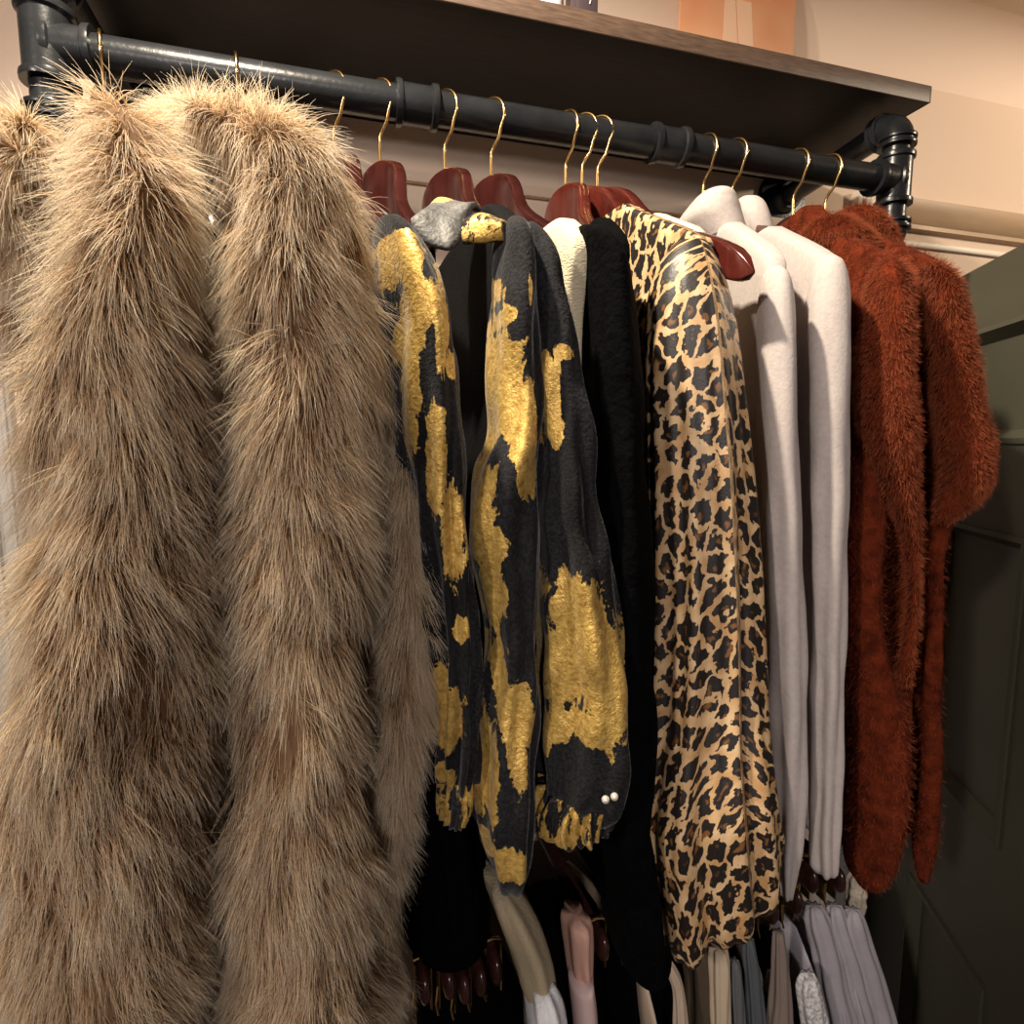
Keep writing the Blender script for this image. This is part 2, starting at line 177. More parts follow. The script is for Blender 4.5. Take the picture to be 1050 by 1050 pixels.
# ------------------------------------------------------------------ object helpers
def link(o, parent=None):
    C.objects.link(o)
    if parent is not None:
        o.parent = parent
        o.matrix_parent_inverse = Matrix.Translation(parent.location).inverted()
    return o
def tag(o, label=None, cat=None, group=None, kind=None):
    if label: o['label'] = label
    if cat: o['category'] = cat
    if group: o['group'] = group
    if kind: o['kind'] = kind
    return o
def thing(name, label, cat, loc=(0, 0, 0), group=None):
    o = bpy.data.objects.new(name, None); o.empty_display_size = .05
    o.location = loc; C.objects.link(o)
    return tag(o, label, cat, group)
def mesh_obj(name, V, F_, mat, parent=None, uv=None, smooth=True, attr=None):
    me = bpy.data.meshes.new(name)
    me.from_pydata([tuple(v) for v in V], [], [tuple(f) for f in F_])
    me.validate(); me.update()
    if smooth:
        me.polygons.foreach_set('use_smooth', [True] * len(me.polygons))
    if uv is not None:
        ul = me.uv_layers.new(name='UVMap')
        li = np.zeros(len(me.loops), dtype=np.int32); me.loops.foreach_get('vertex_index', li)
        ul.data.foreach_set('uv', np.asarray(uv, dtype=np.float32)[li].ravel())
    if attr:
        for k, a in attr.items():
            at = me.attributes.new(k, 'FLOAT', 'POINT'); at.data.foreach_set('value', np.asarray(a, dtype=np.float32))
    if mat: me.materials.append(mat)
    return link(bpy.data.objects.new(name, me), parent)
class MB:
    """collects shapes into one mesh"""
    def __init__(s): s.V, s.F = [], []
    def add(s, V, F_):
        b = len(s.V); s.V += [tuple(v) for v in V]; s.F += [tuple(i + b for i in f) for f in F_]; return s
    def box(s, x0, x1, y0, y1, z0, z1):
        V = [(x, y, z) for x in (x0, x1) for y in (y0, y1) for z in (z0, z1)]
        return s.add(V, [(0, 1, 3, 2), (4, 6, 7, 5), (0, 4, 5, 1), (2, 3, 7, 6), (0, 2, 6, 4), (1, 5, 7, 3)])
    def tube(s, P, r, n=12, caps=True):
        P = [Vector(p) for p in P]; R_ = r if hasattr(r, '__len__') else [r] * len(P)
        V, F_ = [], []; prev = None
        for i, p in enumerate(P):
            t = P[min(i + 1, len(P) - 1)] - P[max(i - 1, 0)]
            if t.length < 1e-7: t = P[min(i + 2, len(P) - 1)] - P[max(i - 2, 0)]
            t.normalize()
            if prev is None:
                a = Vector((0, 0, 1)) if abs(t.z) < .9 else Vector((1, 0, 0))
            else: a = prev
            a = (a - t * a.dot(t)).normalized(); prev = a; b = t.cross(a)
            V += [p + (a * math.cos(2 * PI * k / n) + b * math.sin(2 * PI * k / n)) * R_[i] for k in range(n)]
        for i in range(len(P) - 1):
            for k in range(n):
                k2 = (k + 1) % n
                F_.append((i * n + k, i * n + k2, (i + 1) * n + k2, (i + 1) * n + k))
        if caps:
            F_.append(tuple(range(n - 1, -1, -1))); F_.append(tuple((len(P) - 1) * n + k for k in range(n)))
        return s.add(V, F_)
    def build(s, name, mat, parent=None, smooth=True, bevel=0., seg=2, auto=40):
        o = mesh_obj(name, s.V, s.F, mat, parent, smooth=False)
        bm = bmesh.new(); bm.from_mesh(o.data); bmesh.ops.recalc_face_normals(bm, faces=bm.faces)
        if bevel:
            es = [e for e in bm.edges if len(e.link_faces) == 2 and e.calc_face_angle(0) > math.radians(40)]
            bmesh.ops.bevel(bm, geom=es, offset=bevel, segments=seg, affect='EDGES', profile=.5)
        if smooth:
            for f in bm.faces: f.smooth = True
            for e in bm.edges:
                if len(e.link_faces) == 2 and e.calc_face_angle(0) > math.radians(auto): e.smooth = False
        bm.to_mesh(o.data); bm.free()
        return o

def crom(K, n):
    """Catmull-Rom through rows of K, n samples, parametrised by first column order"""
    K = np.asarray(K, float); m = len(K)
    d = np.r_[0, np.cumsum(np.maximum(np.abs(np.diff(K[:, 0])), .002))]; d /= d[-1]
    tt = np.linspace(0, 1, n); out = np.zeros((n, K.shape[1]))
    tang = np.zeros_like(K)
    for i in range(m):
        a, b = max(i - 1, 0), min(i + 1, m - 1)
        tang[i] = (K[b] - K[a]) / max(d[b] - d[a], 1e-6)
    for j, t in enumerate(tt):
        i = min(max(np.searchsorted(d, t, side='right') - 1, 0), m - 2)
        h = d[i + 1] - d[i]; u = (t - d[i]) / h
        h00, h10, h01, h11 = 2*u**3-3*u**2+1, u**3-2*u**2+u, -2*u**3+3*u**2, u**3-u**2
        out[j] = h00*K[i] + h10*h*tang[i] + h01*K[i+1] + h11*h*tang[i+1]
    return out
def loft_grid(levels, nu=56, nv=90, phi=0., n_exp=2., folds=(), wob=0., seed=0, tilt=0., tpow=3.):
    """levels rows: Z, cx, cy, rx, ry ; grid nv x nu of points, going round from the front"""
    L_ = crom(levels, nv); r = np.random.default_rng(seed)
    th = np.linspace(0, 2 * PI, nu, endpoint=False)
    ct, st = np.cos(th), np.sin(th)
    e = 2. / n_exp
    ex = np.sign(st) * np.abs(st) ** e; ey = np.sign(ct) * np.abs(ct) ** e
    tv = np.linspace(0, 1, nv)[:, None]
    f = np.zeros((nv, nu))
    for amp, k, ph, zf, ramp in folds:
        f += amp * np.sin(k * th[None, :] + ph + zf * tv * 2 * PI) * np.clip(tv * ramp, 0, 1) if ramp > 0 else amp * np.sin(k * th[None, :] + ph + zf * tv * 2 * PI)
    if wob:
        for q in range(6):
            f += wob / 2.5 * np.sin(r.integers(1, 5) * th[None, :] + r.uniform(0, 7) + r.uniform(-5, 5) * tv * PI) * np.sin(r.uniform(3, 14) * tv * PI + r.uniform(0, 6))
    rx = np.maximum(L_[:, 3:4], .001); ry = np.maximum(L_[:, 4:5], .001)
    lim = np.minimum(1, np.minimum(rx, ry) / .006)
    lx = ex[None, :] * (rx + f * lim); ly = ey[None, :] * (ry + f * lim)
    c, s = math.cos(phi), math.sin(phi)
    P = np.zeros((nv, nu, 3))
    # local axis: ly runs to the front (-Y turned by phi), lx to the right
    P[..., 0] = L_[:, 1:2] + lx * c - ly * s
    P[..., 1] = L_[:, 2:3] - ly * c - lx * s
    P[..., 2] = L_[:, 0:1] + tilt * (P[..., 0] - L_[:, 1:2]) * tv ** tpow
    return P
def grid_mesh(P, base=0):
    nv, nu, _ = P.shape
    V = P.reshape(-1, 3).tolist(); F_ = []
    for j in range(nv - 1):
        for i in range(nu):
            i2 = (i + 1) % nu
            F_.append((j*nu+i, (j+1)*nu+i, (j+1)*nu+i2, j*nu+i2))
    t = P[0].mean(0); b = P[-1].mean(0)
    V += [t.tolist(), b.tolist()]
    for i in range(nu):
        i2 = (i + 1) % nu
        F_.append((nv*nu, i, i2)); F_.append((nv*nu+1, (nv-1)*nu+i2, (nv-1)*nu+i))
    # uv in metres
    seg = np.linalg.norm(np.diff(np.concatenate([P, P[:, :1]], 1), axis=1), axis=2)
    u = np.concatenate([np.zeros((nv, 1)), np.cumsum(seg, 1)[:, :-1]], 1)
    u -= u.mean(1, keepdims=True) * 1.
    if type(P).__name__ == 'Panel':
        u = np.asarray(P[:, :, 1]) + np.where(np.arange(nu)[None, :] < nu // 2, 0., .53)
    P = np.asarray(P)
    v = np.repeat(P[:, :, 2].mean(1)[:, None], nu, 1)
    UV = np.stack([u, v], 2).reshape(-1, 2).tolist() + [[0, float(t[2])], [0, float(b[2])]]
    return V, F_, UV
def cloth(name, grids, mat, parent, attrs=None):
    """one mesh out of several lofted grids"""
    V, F_, UV = [], [], []
    for q, P in enumerate(grids):
        a, b, c = grid_mesh(P); n0 = len(V)
        V += a; F_ += [tuple(i + n0 for i in f) for f in b]; UV += [[x + .37 * q, y] for x, y in c]
    at = None
    if attrs: at = {k: fn(np.array(V)) for k, fn in attrs.items()}
    return mesh_obj(name, V, F_, mat, parent, uv=UV, attr=at)
def gold_field(blobs):
    def fn(V):
        g = np.zeros(len(V))
        for X, Z, a, b in blobs:
            q = np.sqrt(((V[:, 0] - X) / a) ** 2 + ((V[:, 2] - Z) / b) ** 2)
            g = np.maximum(g, np.clip(1.5 - q, 0, 1))
        return g
    return fn
# hanger silhouette: distance from the middle, drop of the top edge, drop of the bottom edge
HT = [(0, 0, -.060), (.02, -.004, -.061), (.04, -.016, -.065), (.06, -.034, -.073), (.08, -.051, -.084), (.10, -.064, -.094), (.12, -.075, -.103),
      (.15, -.091, -.117), (.175, -.105, -.129), (.190, -.115, -.136), (.199, -.124, -.139)]
NECK_Z = 1.936
class Panel(np.ndarray):
    def __new__(cls, a): return np.asarray(a).view(cls)
def panel(key, hem, main, r_top=.009, r_bot=.02, s0=.075, back_s=.19, folds=(), seed=0, yf=.345, lift=.004, nu=64, nv=80, smax=.207, n_exp=5.5):
    lift = lift + .002; r_top = max(r_top, .0085)
    """the flat hanging body of a garment: follows the hanger arms at the top, hangs straight below"""
    hx, phi = HK[key]
    ax = np.array([-math.sin(phi), -math.cos(phi)])
    rows = []
    ss = [s for s, _, _ in HT]; tops = [t for _, t, _ in HT]
    K = np.array(main)
    tipZ = NECK_Z - .124
    z0 = NECK_Z + np.interp(s0, ss, tops) + lift
    for Z in list(np.linspace(z0, tipZ, 9)) + list(np.linspace(tipZ, hem, 12)[1:]):
        if Z >= tipZ:
            s = np.interp(-(Z - lift - NECK_Z), [-t for t in tops], ss)
            s = min(max(s, .01) + .008, smax); f = np.array([hx, RAIL_Y]) + ax * s; bk = np.array([hx, RAIL_Y]) - ax * min(s, back_s)
            tipx = f
        k = np.clip((z0 - Z) / (z0 - hem), 0, 1)
        if Z < tipZ:
            X = np.interp(-Z, -K[:, 0], K[:, 1]); X0 = np.interp(-tipZ, -K[:, 0], K[:, 1])
            kk = np.clip((tipZ - Z) / .04, 0, 1)
            f = np.array([tipx[0] * (1 - kk) + X * kk, yf + (tipx[1] - yf) * (1 - kk)])
            bk = np.array([hx, RAIL_Y]) - ax * back_s
        cen = (f + bk) / 2; d = f - bk
        rows.append((Z, cen[0], cen[1], r_top + (r_bot - r_top) * k, np.linalg.norm(d) / 2, math.atan2(-d[0], -d[1])))
    A = np.array(rows)
    P = loft_grid(A[:, :5], nu, nv, 0., n_exp, folds, .0, seed)
    # turn every level by its own angle
    L_ = crom(A, nv)
    for j in range(nv):
        x = P[j, :, 0] - L_[j, 1]; y = P[j, :, 1] - L_[j, 2]; a = L_[j, 5]; c, s = math.cos(a), math.sin(a)
        P[j, :, 0] = L_[j, 1] + c * x + s * y
        P[j, :, 1] = L_[j, 2] - s * x + c * y
    return Panel(P)
def ribbon(name, top, bot, thick, mat, parent, n=24, m=8, bulge=0., attrs=None):
    """a strip of cloth between two curves, with thickness"""
    def res(Pp):
        Pp = np.array(Pp, float); t = np.arange(len(Pp), dtype=float)[:, None]
        return crom(np.c_[t, Pp], n)[:, 1:]
    T_, B_ = res(top), res(bot)
    G_ = np.zeros((m, n, 3))
    for j in range(m):
        u = j / (m - 1); G_[j] = T_ * (1 - u) + B_ * u
    du = np.gradient(G_, axis=0); dv = np.gradient(G_, axis=1); N = np.cross(du, dv); N /= np.maximum(np.linalg.norm(N, axis=2, keepdims=True), 1e-9)
    if N[..., 1].mean() > 0: N = -N
    for j in range(m): G_[j] += N[j] * bulge * math.sin(PI * j / (m - 1))
    A, B = G_ + N * thick / 2, G_ - N * thick / 2
    V = A.reshape(-1, 3).tolist() + B.reshape(-1, 3).tolist(); o = m * n; F_ = []
    for j in range(m - 1):
        for i in range(n - 1):
            a = j * n + i; F_ += [(a, a + 1, a + n + 1, a + n), (o + a, o + a + n, o + a + n + 1, o + a + 1)]
    ring = [i for i in range(n)] + [j * n + n - 1 for j in range(1, m)] + [(m - 1) * n + i for i in range(n - 2, -1, -1)] + [j * n for j in range(m - 2, 0, -1)]
    for k in range(len(ring)):
        a, b = ring[k], ring[(k + 1) % len(ring)]; F_.append((a, o + a, o + b, b))
    UV = [[v[0] + v[1], v[2]] for v in V]
    ob = mesh_obj(name, V, F_, mat, parent, uv=UV, attr=({k: f(np.array(V)) for k, f in attrs.items()} if attrs else None))
    md = ob.modifiers.new('soft', 'SUBSURF'); md.levels = 1; md.render_levels = 1
    return ob
def hair(name, grids, mat, parent, count, length, lift=.45, droop=1., jitter=.25, radius=.00035, steps=5, clump=.5, zmin=None, seed=3, tip=.15, swirl=.0, front=False, comb=(0, 0, -1), short_top=False):
    """fur rooted on lofted grids, lying down along the cloth"""
    r = np.random.default_rng(seed); allp = []
    areas = [np.linalg.norm(np.diff(P[:, :1], axis=0), axis=2).sum() * np.linalg.norm(np.diff(P, axis=1), axis=2).sum(1).mean() for P in grids]
    for P, A_ in zip(grids, areas):
        nv, nu, _ = P.shape; N_ = int(count * A_ / sum(areas))
        # rows weighted by area
        ring = np.linalg.norm(P - np.roll(P, 1, 1), axis=2).sum(1)
        st = np.linalg.norm(np.diff(P.mean(1), axis=0), axis=1); w = (ring[:-1] + ring[1:]) / 2 * np.maximum(st, .0005); w /= w.sum()
        jv = r.choice(nv - 1, N_, p=w); fv = r.random(N_)
        u = r.random(N_) * nu; iu = u.astype(int) % nu; fu = (u % 1)[:, None]; i2 = (iu + 1) % nu; fv = fv[:, None]
        p = (P[jv, iu] * (1 - fu) + P[jv, i2] * fu) * (1 - fv) + (P[jv + 1, iu] * (1 - fu) + P[jv + 1, i2] * fu) * fv
        tu = P[jv, i2] - P[jv, iu]; tv = P[jv + 1, iu] - P[jv, iu]
        # area of nearly level cap rings: use a wide smoothing for the normal
        n = np.cross(tv, tu); nl = np.linalg.norm(n, axis=1, keepdims=True)
        cen = P[jv].mean(1); out = p - cen; out /= np.maximum(np.linalg.norm(out, axis=1, keepdims=True), 1e-6)
        n = np.where(nl > 1e-10, n / np.maximum(nl, 1e-10), out)
        n *= np.sign((n * (out + [0, 0, .3])).sum(1, keepdims=True) + 1e-9)
        down = np.tile([0.] * 3, (N_, 1)) + np.array(comb); down /= np.linalg.norm(down, axis=1, keepdims=True); down -= n * (down * n).sum(1, keepdims=True) * .7
        L_ = length * r.uniform(.55, 1.15, (N_, 1))
        if short_top: L_ = L_ * np.clip(.75 + (jv[:, None] / nv) * 4., .75, 1.)
        # clumps: neighbouring hairs share a direction
        cs = .007; key = np.floor(p / cs).astype(np.int64); h = (key[:, 0] * 73856093 ^ key[:, 1] * 19349663 ^ key[:, 2] * 83492791) % 100003
        tab = r.normal(0, 1, (100003, 3)); ctab = tab[h]
        ln = lift * r.uniform(.5, 1.5, (N_, 1))
        sw = np.stack([np.sin(p @ np.array([61., 37., 23.]) + 1.) + np.sin(p @ np.array([-33., 52., 71.])), np.sin(p @ np.array([44., -58., 35.]) + 2.), .5 * np.sin(p @ np.array([72., 41., -55.]))], 1)
        ln = ln * (1 + .35 * np.sin(p @ np.array([83., 20., 61.]) + 2 * np.sin(p @ np.array([-40., 30., 45.])))[:, None])
        if short_top: ln = ln * (1 + 1.3 * np.clip(1 - (jv[:, None] + fv) / nv / .38, 0, 1))
        d = n * ln + down * (1 - .35 * lift) + ctab * clump * .3 + sw * swirl + r.normal(0, 1, (N_, 3)) * jitter * .4
        d /= np.linalg.norm(d, axis=1, keepdims=True)
        pts = np.zeros((N_, steps, 3)); pts[:, 0] = p - n * .001; cur = d.copy()
        for k in range(1, steps):
            pts[:, k] = pts[:, k - 1] + cur * L_ / (steps - 1)
            cur = cur + np.array([0, 0, -.16 * droop]) + r.normal(0, .06, (N_, 3)); cur /= np.linalg.norm(cur, axis=1, keepdims=True)
        keep = np.ones(N_, bool)
        if zmin is not None: keep &= p[:, 2] > zmin
        if front: keep &= (n[:, 1] < .45)
        pts = pts[keep]
        allp.append(pts)
    Q = np.concatenate(allp); M = len(Q)
    hc = bpy.data.hair_curves.new(name); hc.add_curves([steps] * M)
    hc.position_data.foreach_set('vector', Q.astype(np.float32).ravel())
    ra = np.linspace(1, tip, steps)[None, :] * radius * r.uniform(.6, 1.3, (M, 1))
    at = hc.attributes.get('radius') or hc.attributes.new('radius', 'FLOAT', 'POINT')
    at.data.foreach_set('value', ra.astype(np.float32).ravel())
    hc.materials.append(mat)
    o = link(bpy.data.objects.new(name, hc), parent); o['kind'] = 'stuff'
    return o

# ------------------------------------------------------------------ materials
class NT:
    def __init__(s, name):
        s.m = bpy.data.materials.new(name); s.m.use_nodes = True; s.t = s.m.node_tree; s.b = s.t.nodes['Principled BSDF']
    def n(s, typ, **kw):
        nd = s.t.nodes.new(typ)
        for k, v in kw.items():
            if k in nd.inputs: nd.inputs[k].default_value = v
            else: setattr(nd, k, v)
        return nd
    def l(s, a, b): s.t.links.new(a, b); return s
    def set(s, **kw):
        for k, v in kw.items():
            k = k.replace('_', ' ')
            s.b.inputs[k].default_value = v
        return s
    def ramp(s, fac, stops):
        r = s.n('ShaderNodeValToRGB'); e = r.color_ramp.elements
        while len(e) < len(stops): e.new(.5)
        for i, (p, c) in enumerate(stops): e[i].position = p; e[i].color = (*c, 1)
        s.l(fac, r.inputs['Fac']); return r
    def coord(s, which='Object', scale=(1, 1, 1)):
        tc = s.n('ShaderNodeTexCoord'); mp = s.n('ShaderNodeMapping'); mp.inputs['Scale'].default_value = scale
        s.l(tc.outputs[which], mp.inputs['Vector']); return mp.outputs['Vector']
    def noise(s, vec, scale, detail=4., rough=.5, dist=0.):
        q = s.n('ShaderNodeTexNoise', Scale=scale, Detail=detail, Roughness=rough, Distortion=dist); s.l(vec, q.inputs['Vector']); return q.outputs['Fac']
    def bump(s, h, strength=.3, dist=.002, to=None):
        b = s.n('ShaderNodeBump', Strength=strength, Distance=dist); s.l(h, b.inputs['Height']); s.l(b.outputs['Normal'], (to or s.b).inputs['Normal']); return s
    def math(s, op, a, b=None, clamp=False):
        q = s.n('ShaderNodeMath', operation=op, use_clamp=clamp)
        for i, v in enumerate((a, b)):
            if v is None: continue
            if isinstance(v, (int, float)): q.inputs[i].default_value = v
            else: s.l(v, q.inputs[i])
        return q.outputs[0]
def plain(name, col, rough=.6, metal=0., nscale=0, namt=.15, bump=0., bscale=300, spec=.5, scale=(1, 1, 1), sheen=0.):
    k = NT(name); k.set(Base_Color=(*col, 1), Roughness=rough, Metallic=metal)
    k.b.inputs['Specular IOR Level'].default_value = spec
    if sheen:
        k.b.inputs['Sheen Weight'].default_value = sheen; k.b.inputs['Sheen Roughness'].default_value = .5; k.b.inputs['Sheen Tint'].default_value = (*[min(1, c * 1.5) for c in col], 1)
    v = k.coord('Object', scale)
    if nscale:
        r = k.ramp(k.noise(v, nscale), [(.3, tuple(c * (1 - namt) for c in col)), (.7, tuple(min(1, c * (1 + namt)) for c in col))])
        k.l(r.outputs['Color'], k.b.inputs['Base Color'])
    if bump: k.bump(k.noise(v, bscale, 3), bump)
    return k.m
M = {}
M['wall'] = plain('wall_paint', (.72, .57, .45), .75, nscale=3, namt=.03, bump=.06, bscale=120, spec=.25)
M['ceiling'] = plain('ceiling_paint', (.82, .66, .54), .85, bump=.05, bscale=90, spec=.2)
M['trim'] = plain('white_trim', (.74, .66, .57), .45, nscale=8, namt=.03)
M['oak'] = plain('tan_moulding', (.46, .32, .20), .5, nscale=12, namt=.12, scale=(1, 6, 6))
M['greywall'] = plain('grey_lower_wall', (.26, .255, .24), .6, nscale=5, namt=.06)
M['floor'] = plain('dark_floor', (.06, .05, .045), .5, nscale=10, namt=.3)
M['pipe'] = plain('black_pipe', (.012, .013, .015), .28, .0, spec=.26, nscale=40, namt=.3, bump=.10, bscale=260)
M['shelf'] = plain('dark_stained_wood', (.007, .0055, .005), .45, nscale=30, namt=.5, bump=.12, bscale=60, scale=(1, 9, 9), spec=.22)
M['shelfedge'] = plain('shelf_edge_veneer', (.085, .052, .036), .5, nscale=60, namt=.35, scale=(1, 8, 8))
M['wood'] = plain('red_brown_lacquer', (.060, .010, .007), .22, nscale=40, namt=.3, scale=(1, 3, 1), spec=.6)
M['maroon'] = plain('maroon_lacquer', (.030, .0065, .0055), .22, nscale=40, namt=.3, scale=(1, 3, 1), spec=.6)
M['darkwood'] = plain('dark_lacquer', (.035, .012, .010), .25, nscale=40, namt=.3, scale=(1, 3, 1), spec=.6)
M['brass'] = plain('brass_wire', (.78, .52, .22), .2, 1.)
M['green'] = plain('olive_green_paint', (.085, .086, .058), .42, nscale=6, namt=.08, bump=.05, bscale=80)
M['black'] = plain('black_cloth', (.0010, .0009, .0010), .9, bump=.25, bscale=600, spec=.04)
M['blackknit'] = plain('black_knit', (.0010, .0010, .0013), .9, nscale=120, namt=.7, bump=.8, bscale=220, spec=.05)
M['creamknit'] = plain('cream_knit', (.62, .54, .38), .9, bump=.6, bscale=420, sheen=.1, spec=.2, scale=(1, 1, 2.2))
M['greyknit'] = plain('dove_grey_knit', (.44, .39, .37), .9, nscale=260, namt=.07, bump=.16, bscale=520, sheen=.1, spec=.2)
M['cream'] = plain('cream_satin', (.72, .62, .47), .5, bump=.1, bscale=200)
def rustm():
    return plain('rust_mohair', (.10, .016, .005), .95, nscale=90, namt=.5, bump=.9, bscale=300, spec=.1)
M['rust'] = rustm()
def hairm(name, stops, rough=.45, spec=.4, trans=.0, vary=.5):
    k = NT(name); hi = k.n('ShaderNodeHairInfo')
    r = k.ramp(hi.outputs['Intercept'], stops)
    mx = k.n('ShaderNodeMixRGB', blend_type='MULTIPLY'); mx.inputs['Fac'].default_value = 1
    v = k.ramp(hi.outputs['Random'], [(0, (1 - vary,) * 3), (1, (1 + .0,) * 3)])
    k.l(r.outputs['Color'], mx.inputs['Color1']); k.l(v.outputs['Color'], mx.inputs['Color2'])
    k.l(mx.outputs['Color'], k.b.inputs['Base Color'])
    k.set(Roughness=rough); k.b.inputs['Specular IOR Level'].default_value = spec
    if trans:
        tb = k.n('ShaderNodeBsdfTranslucent'); k.l(mx.outputs['Color'], tb.inputs['Color'])
        ms = k.n('ShaderNodeMixShader', Fac=trans); k.l(k.b.outputs[0], ms.inputs[1]); k.l(tb.outputs[0], ms.inputs[2]); k.l(ms.outputs[0], k.t.nodes['Material Output'].inputs['Surface'])
    return k.m
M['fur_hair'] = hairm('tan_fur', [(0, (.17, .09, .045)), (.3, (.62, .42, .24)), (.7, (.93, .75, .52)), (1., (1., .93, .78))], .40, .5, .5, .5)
M['fur_skin'] = plain('fur_backing', (.13, .075, .04), .95, nscale=60, namt=.4, spec=.1)
M['rust_hair'] = hairm('rust_fuzz', [(0, (.07, .011, .003)), (1, (.40, .095, .034))], .6, .2, vary=.45)

def print_mat(name, foil=False, dark=1.):
    """charcoal velvet with patches of gold foil; the patches are placed by the cloth's 'gold' value"""
    k = NT(name); v = k.coord('Object', (1, 1, .55)); v2 = k.coord('Object')
    at = k.n('ShaderNodeAttribute', attribute_name='gold')
    n1 = k.noise(v, 58, 7, .66, .8); n2 = k.noise(v2, 520, 2, .6)
    s = k.math('ADD', at.outputs['Fac'], k.math('MULTIPLY', k.math('SUBTRACT', n1, .5), 2.3))
    s = k.math('ADD', s, k.math('MULTIPLY', k.math('SUBTRACT', n2, .5), .28))
    g = k.ramp(s, [(.52, (0, 0, 0)), (.60, (1, 1, 1))])
    sp = k.ramp(n2, [(.35, (.005 * dark, .005 * dark, .006 * dark)), (.72, (.024 * dark, .023 * dark, .028 * dark))])
    n3 = k.noise(v, 26, 5, .6)
    dk = k.ramp(n3, [(.40, (.25, .25, .25)), (.62, (1, 1, 1))])
    dm = k.n('ShaderNodeMixRGB', blend_type='MULTIPLY'); dm.inputs['Fac'].default_value = 1
    k.l(sp.outputs['Color'], dm.inputs['Color1']); k.l(dk.outputs['Color'], dm.inputs['Color2'])
    gl = k.ramp(k.noise(v2, 240, 4, .7), [(.30, (.30, .165, .035)), (.62, (.64, .43, .12)), (.8, (.80, .62, .26))])
    mx = k.n('ShaderNodeMixRGB'); k.l(g.outputs['Color'], mx.inputs['Fac']); k.l(dm.outputs['Color'], mx.inputs['Color1']); k.l(gl.outputs['Color'], mx.inputs['Color2'])
    k.l(mx.outputs['Color'], k.b.inputs['Base Color'])
    k.l(k.math('MULTIPLY', g.outputs['Color'], .4), k.b.inputs['Metallic'])
    k.l(k.math('SUBTRACT', .85 if not foil else .5, k.math('MULTIPLY', g.outputs['Color'], .42 if not foil else .25)), k.b.inputs['Roughness'])
    k.b.inputs['Specular IOR Level'].default_value = .10 if dark < 1 else .22
    k.b.inputs['Sheen Weight'].default_value = .14 if dark == 1 else 0; k.b.inputs['Sheen Roughness'].default_value = .35
    k.bump(k.math('ADD', n2, k.math('MULTIPLY', n1, .6)), .38, .002)
    return k.m
M['print'] = print_mat('black_and_gold_velvet')
M['velvet'] = print_mat('shaded_black_velvet', dark=.25)  # same velvet, with the shade from neighbouring garments put into its colour
M['foil'] = print_mat('black_and_gold_foil', True)
def grey_print():
    k = NT('grey_marbled_velvet'); v = k.coord('Object')
    n1 = k.noise(v, 55, 6, .65, .6); at = k.n('ShaderNodeAttribute', attribute_name='gold')
    c = k.ramp(n1, [(.36, (.008, .008, .009)), (.5, (.055, .053, .052)), (.7, (.15, .145, .135))])
    g = k.ramp(k.math('ADD', at.outputs['Fac'], k.math('SUBTRACT', n1, .5)), [(.45, (0, 0, 0)), (.55, (1, 1, 1))])
    mx = k.n('ShaderNodeMixRGB'); k.l(g.outputs['Color'], mx.inputs['Fac']); k.l(c.outputs['Color'], mx.inputs['Color1']); mx.inputs['Color2'].default_value = (.52, .36, .09, 1)
    k.l(mx.outputs['Color'], k.b.inputs['Base Color']); k.set(Roughness=.6); k.bump(k.noise(v, 500, 3), .4)
    return k.m
M['greyprint'] = grey_print()
def leopard():
    k = NT('leopard_print'); tc = k.n('ShaderNodeTexCoord'); mp = k.n('ShaderNodeMapping'); mp.inputs['Scale'].default_value = (1.25, .9, 1)
    k.l(tc.outputs['UV'], mp.inputs['Vector']); v = mp.outputs['Vector']
    nz = k.n('ShaderNodeTexNoise', Scale=110., Detail=3.); k.l(v, nz.inputs['Vector'])
    wm = k.n('ShaderNodeMixRGB', blend_type='LINEAR_LIGHT'); wm.inputs['Fac'].default_value = .009
    k.l(v, wm.inputs['Color1']); k.l(nz.outputs['Color'], wm.inputs['Color2'])
    vo = k.n('ShaderNodeTexVoronoi', Scale=62., Randomness=.85); vo.feature = 'F1'; vo.voronoi_dimensions = '2D'; k.l(wm.outputs['Color'], vo.inputs['Vector'])
    ve = k.n('ShaderNodeTexVoronoi', Scale=62., Randomness=.85); ve.feature = 'DISTANCE_TO_EDGE'; ve.voronoi_dimensions = '2D'; k.l(wm.outputs['Color'], ve.inputs['Vector'])
    n2 = k.noise(v, 135, 1.5, .5); n3 = k.noise(v, 60, 2)
    d = k.math('ADD', vo.outputs['Distance'], k.math('MULTIPLY', k.math('SUBTRACT', n2, .5), .72))
    d2 = k.math('ADD', ve.outputs['Distance'], k.math('MULTIPLY', k.math('SUBTRACT', n2, .5), .24))
    blot = k.ramp(d2, [(.120, (0, 0, 0)), (.140, (1, 1, 1))])          # 1 inside a rosette
    core = k.ramp(d, [(.04, (1, 1, 1)), (.14, (0, 0, 0))])               # brown middle
    ground = k.ramp(n3, [(.35, (.42, .24, .10)), (.65, (.60, .42, .235))])
    spot = k.n('ShaderNodeMixRGB'); spot.inputs['Color1'].default_value = (.012, .009, .008, 1); spot.inputs['Color2'].default_value = (.16, .07, .022, 1); k.l(core.outputs['Color'], spot.inputs['Fac'])
    mx = k.n('ShaderNodeMixRGB'); k.l(blot.outputs['Color'], mx.inputs['Fac']); k.l(ground.outputs['Color'], mx.inputs['Color1']); k.l(spot.outputs['Color'], mx.inputs['Color2'])
    k.l(mx.outputs['Color'], k.b.inputs['Base Color']); k.set(Roughness=.5); k.bump(k.noise(k.coord('Object'), 600, 2), .12)
    return k.m
M['leopard'] = leopard()

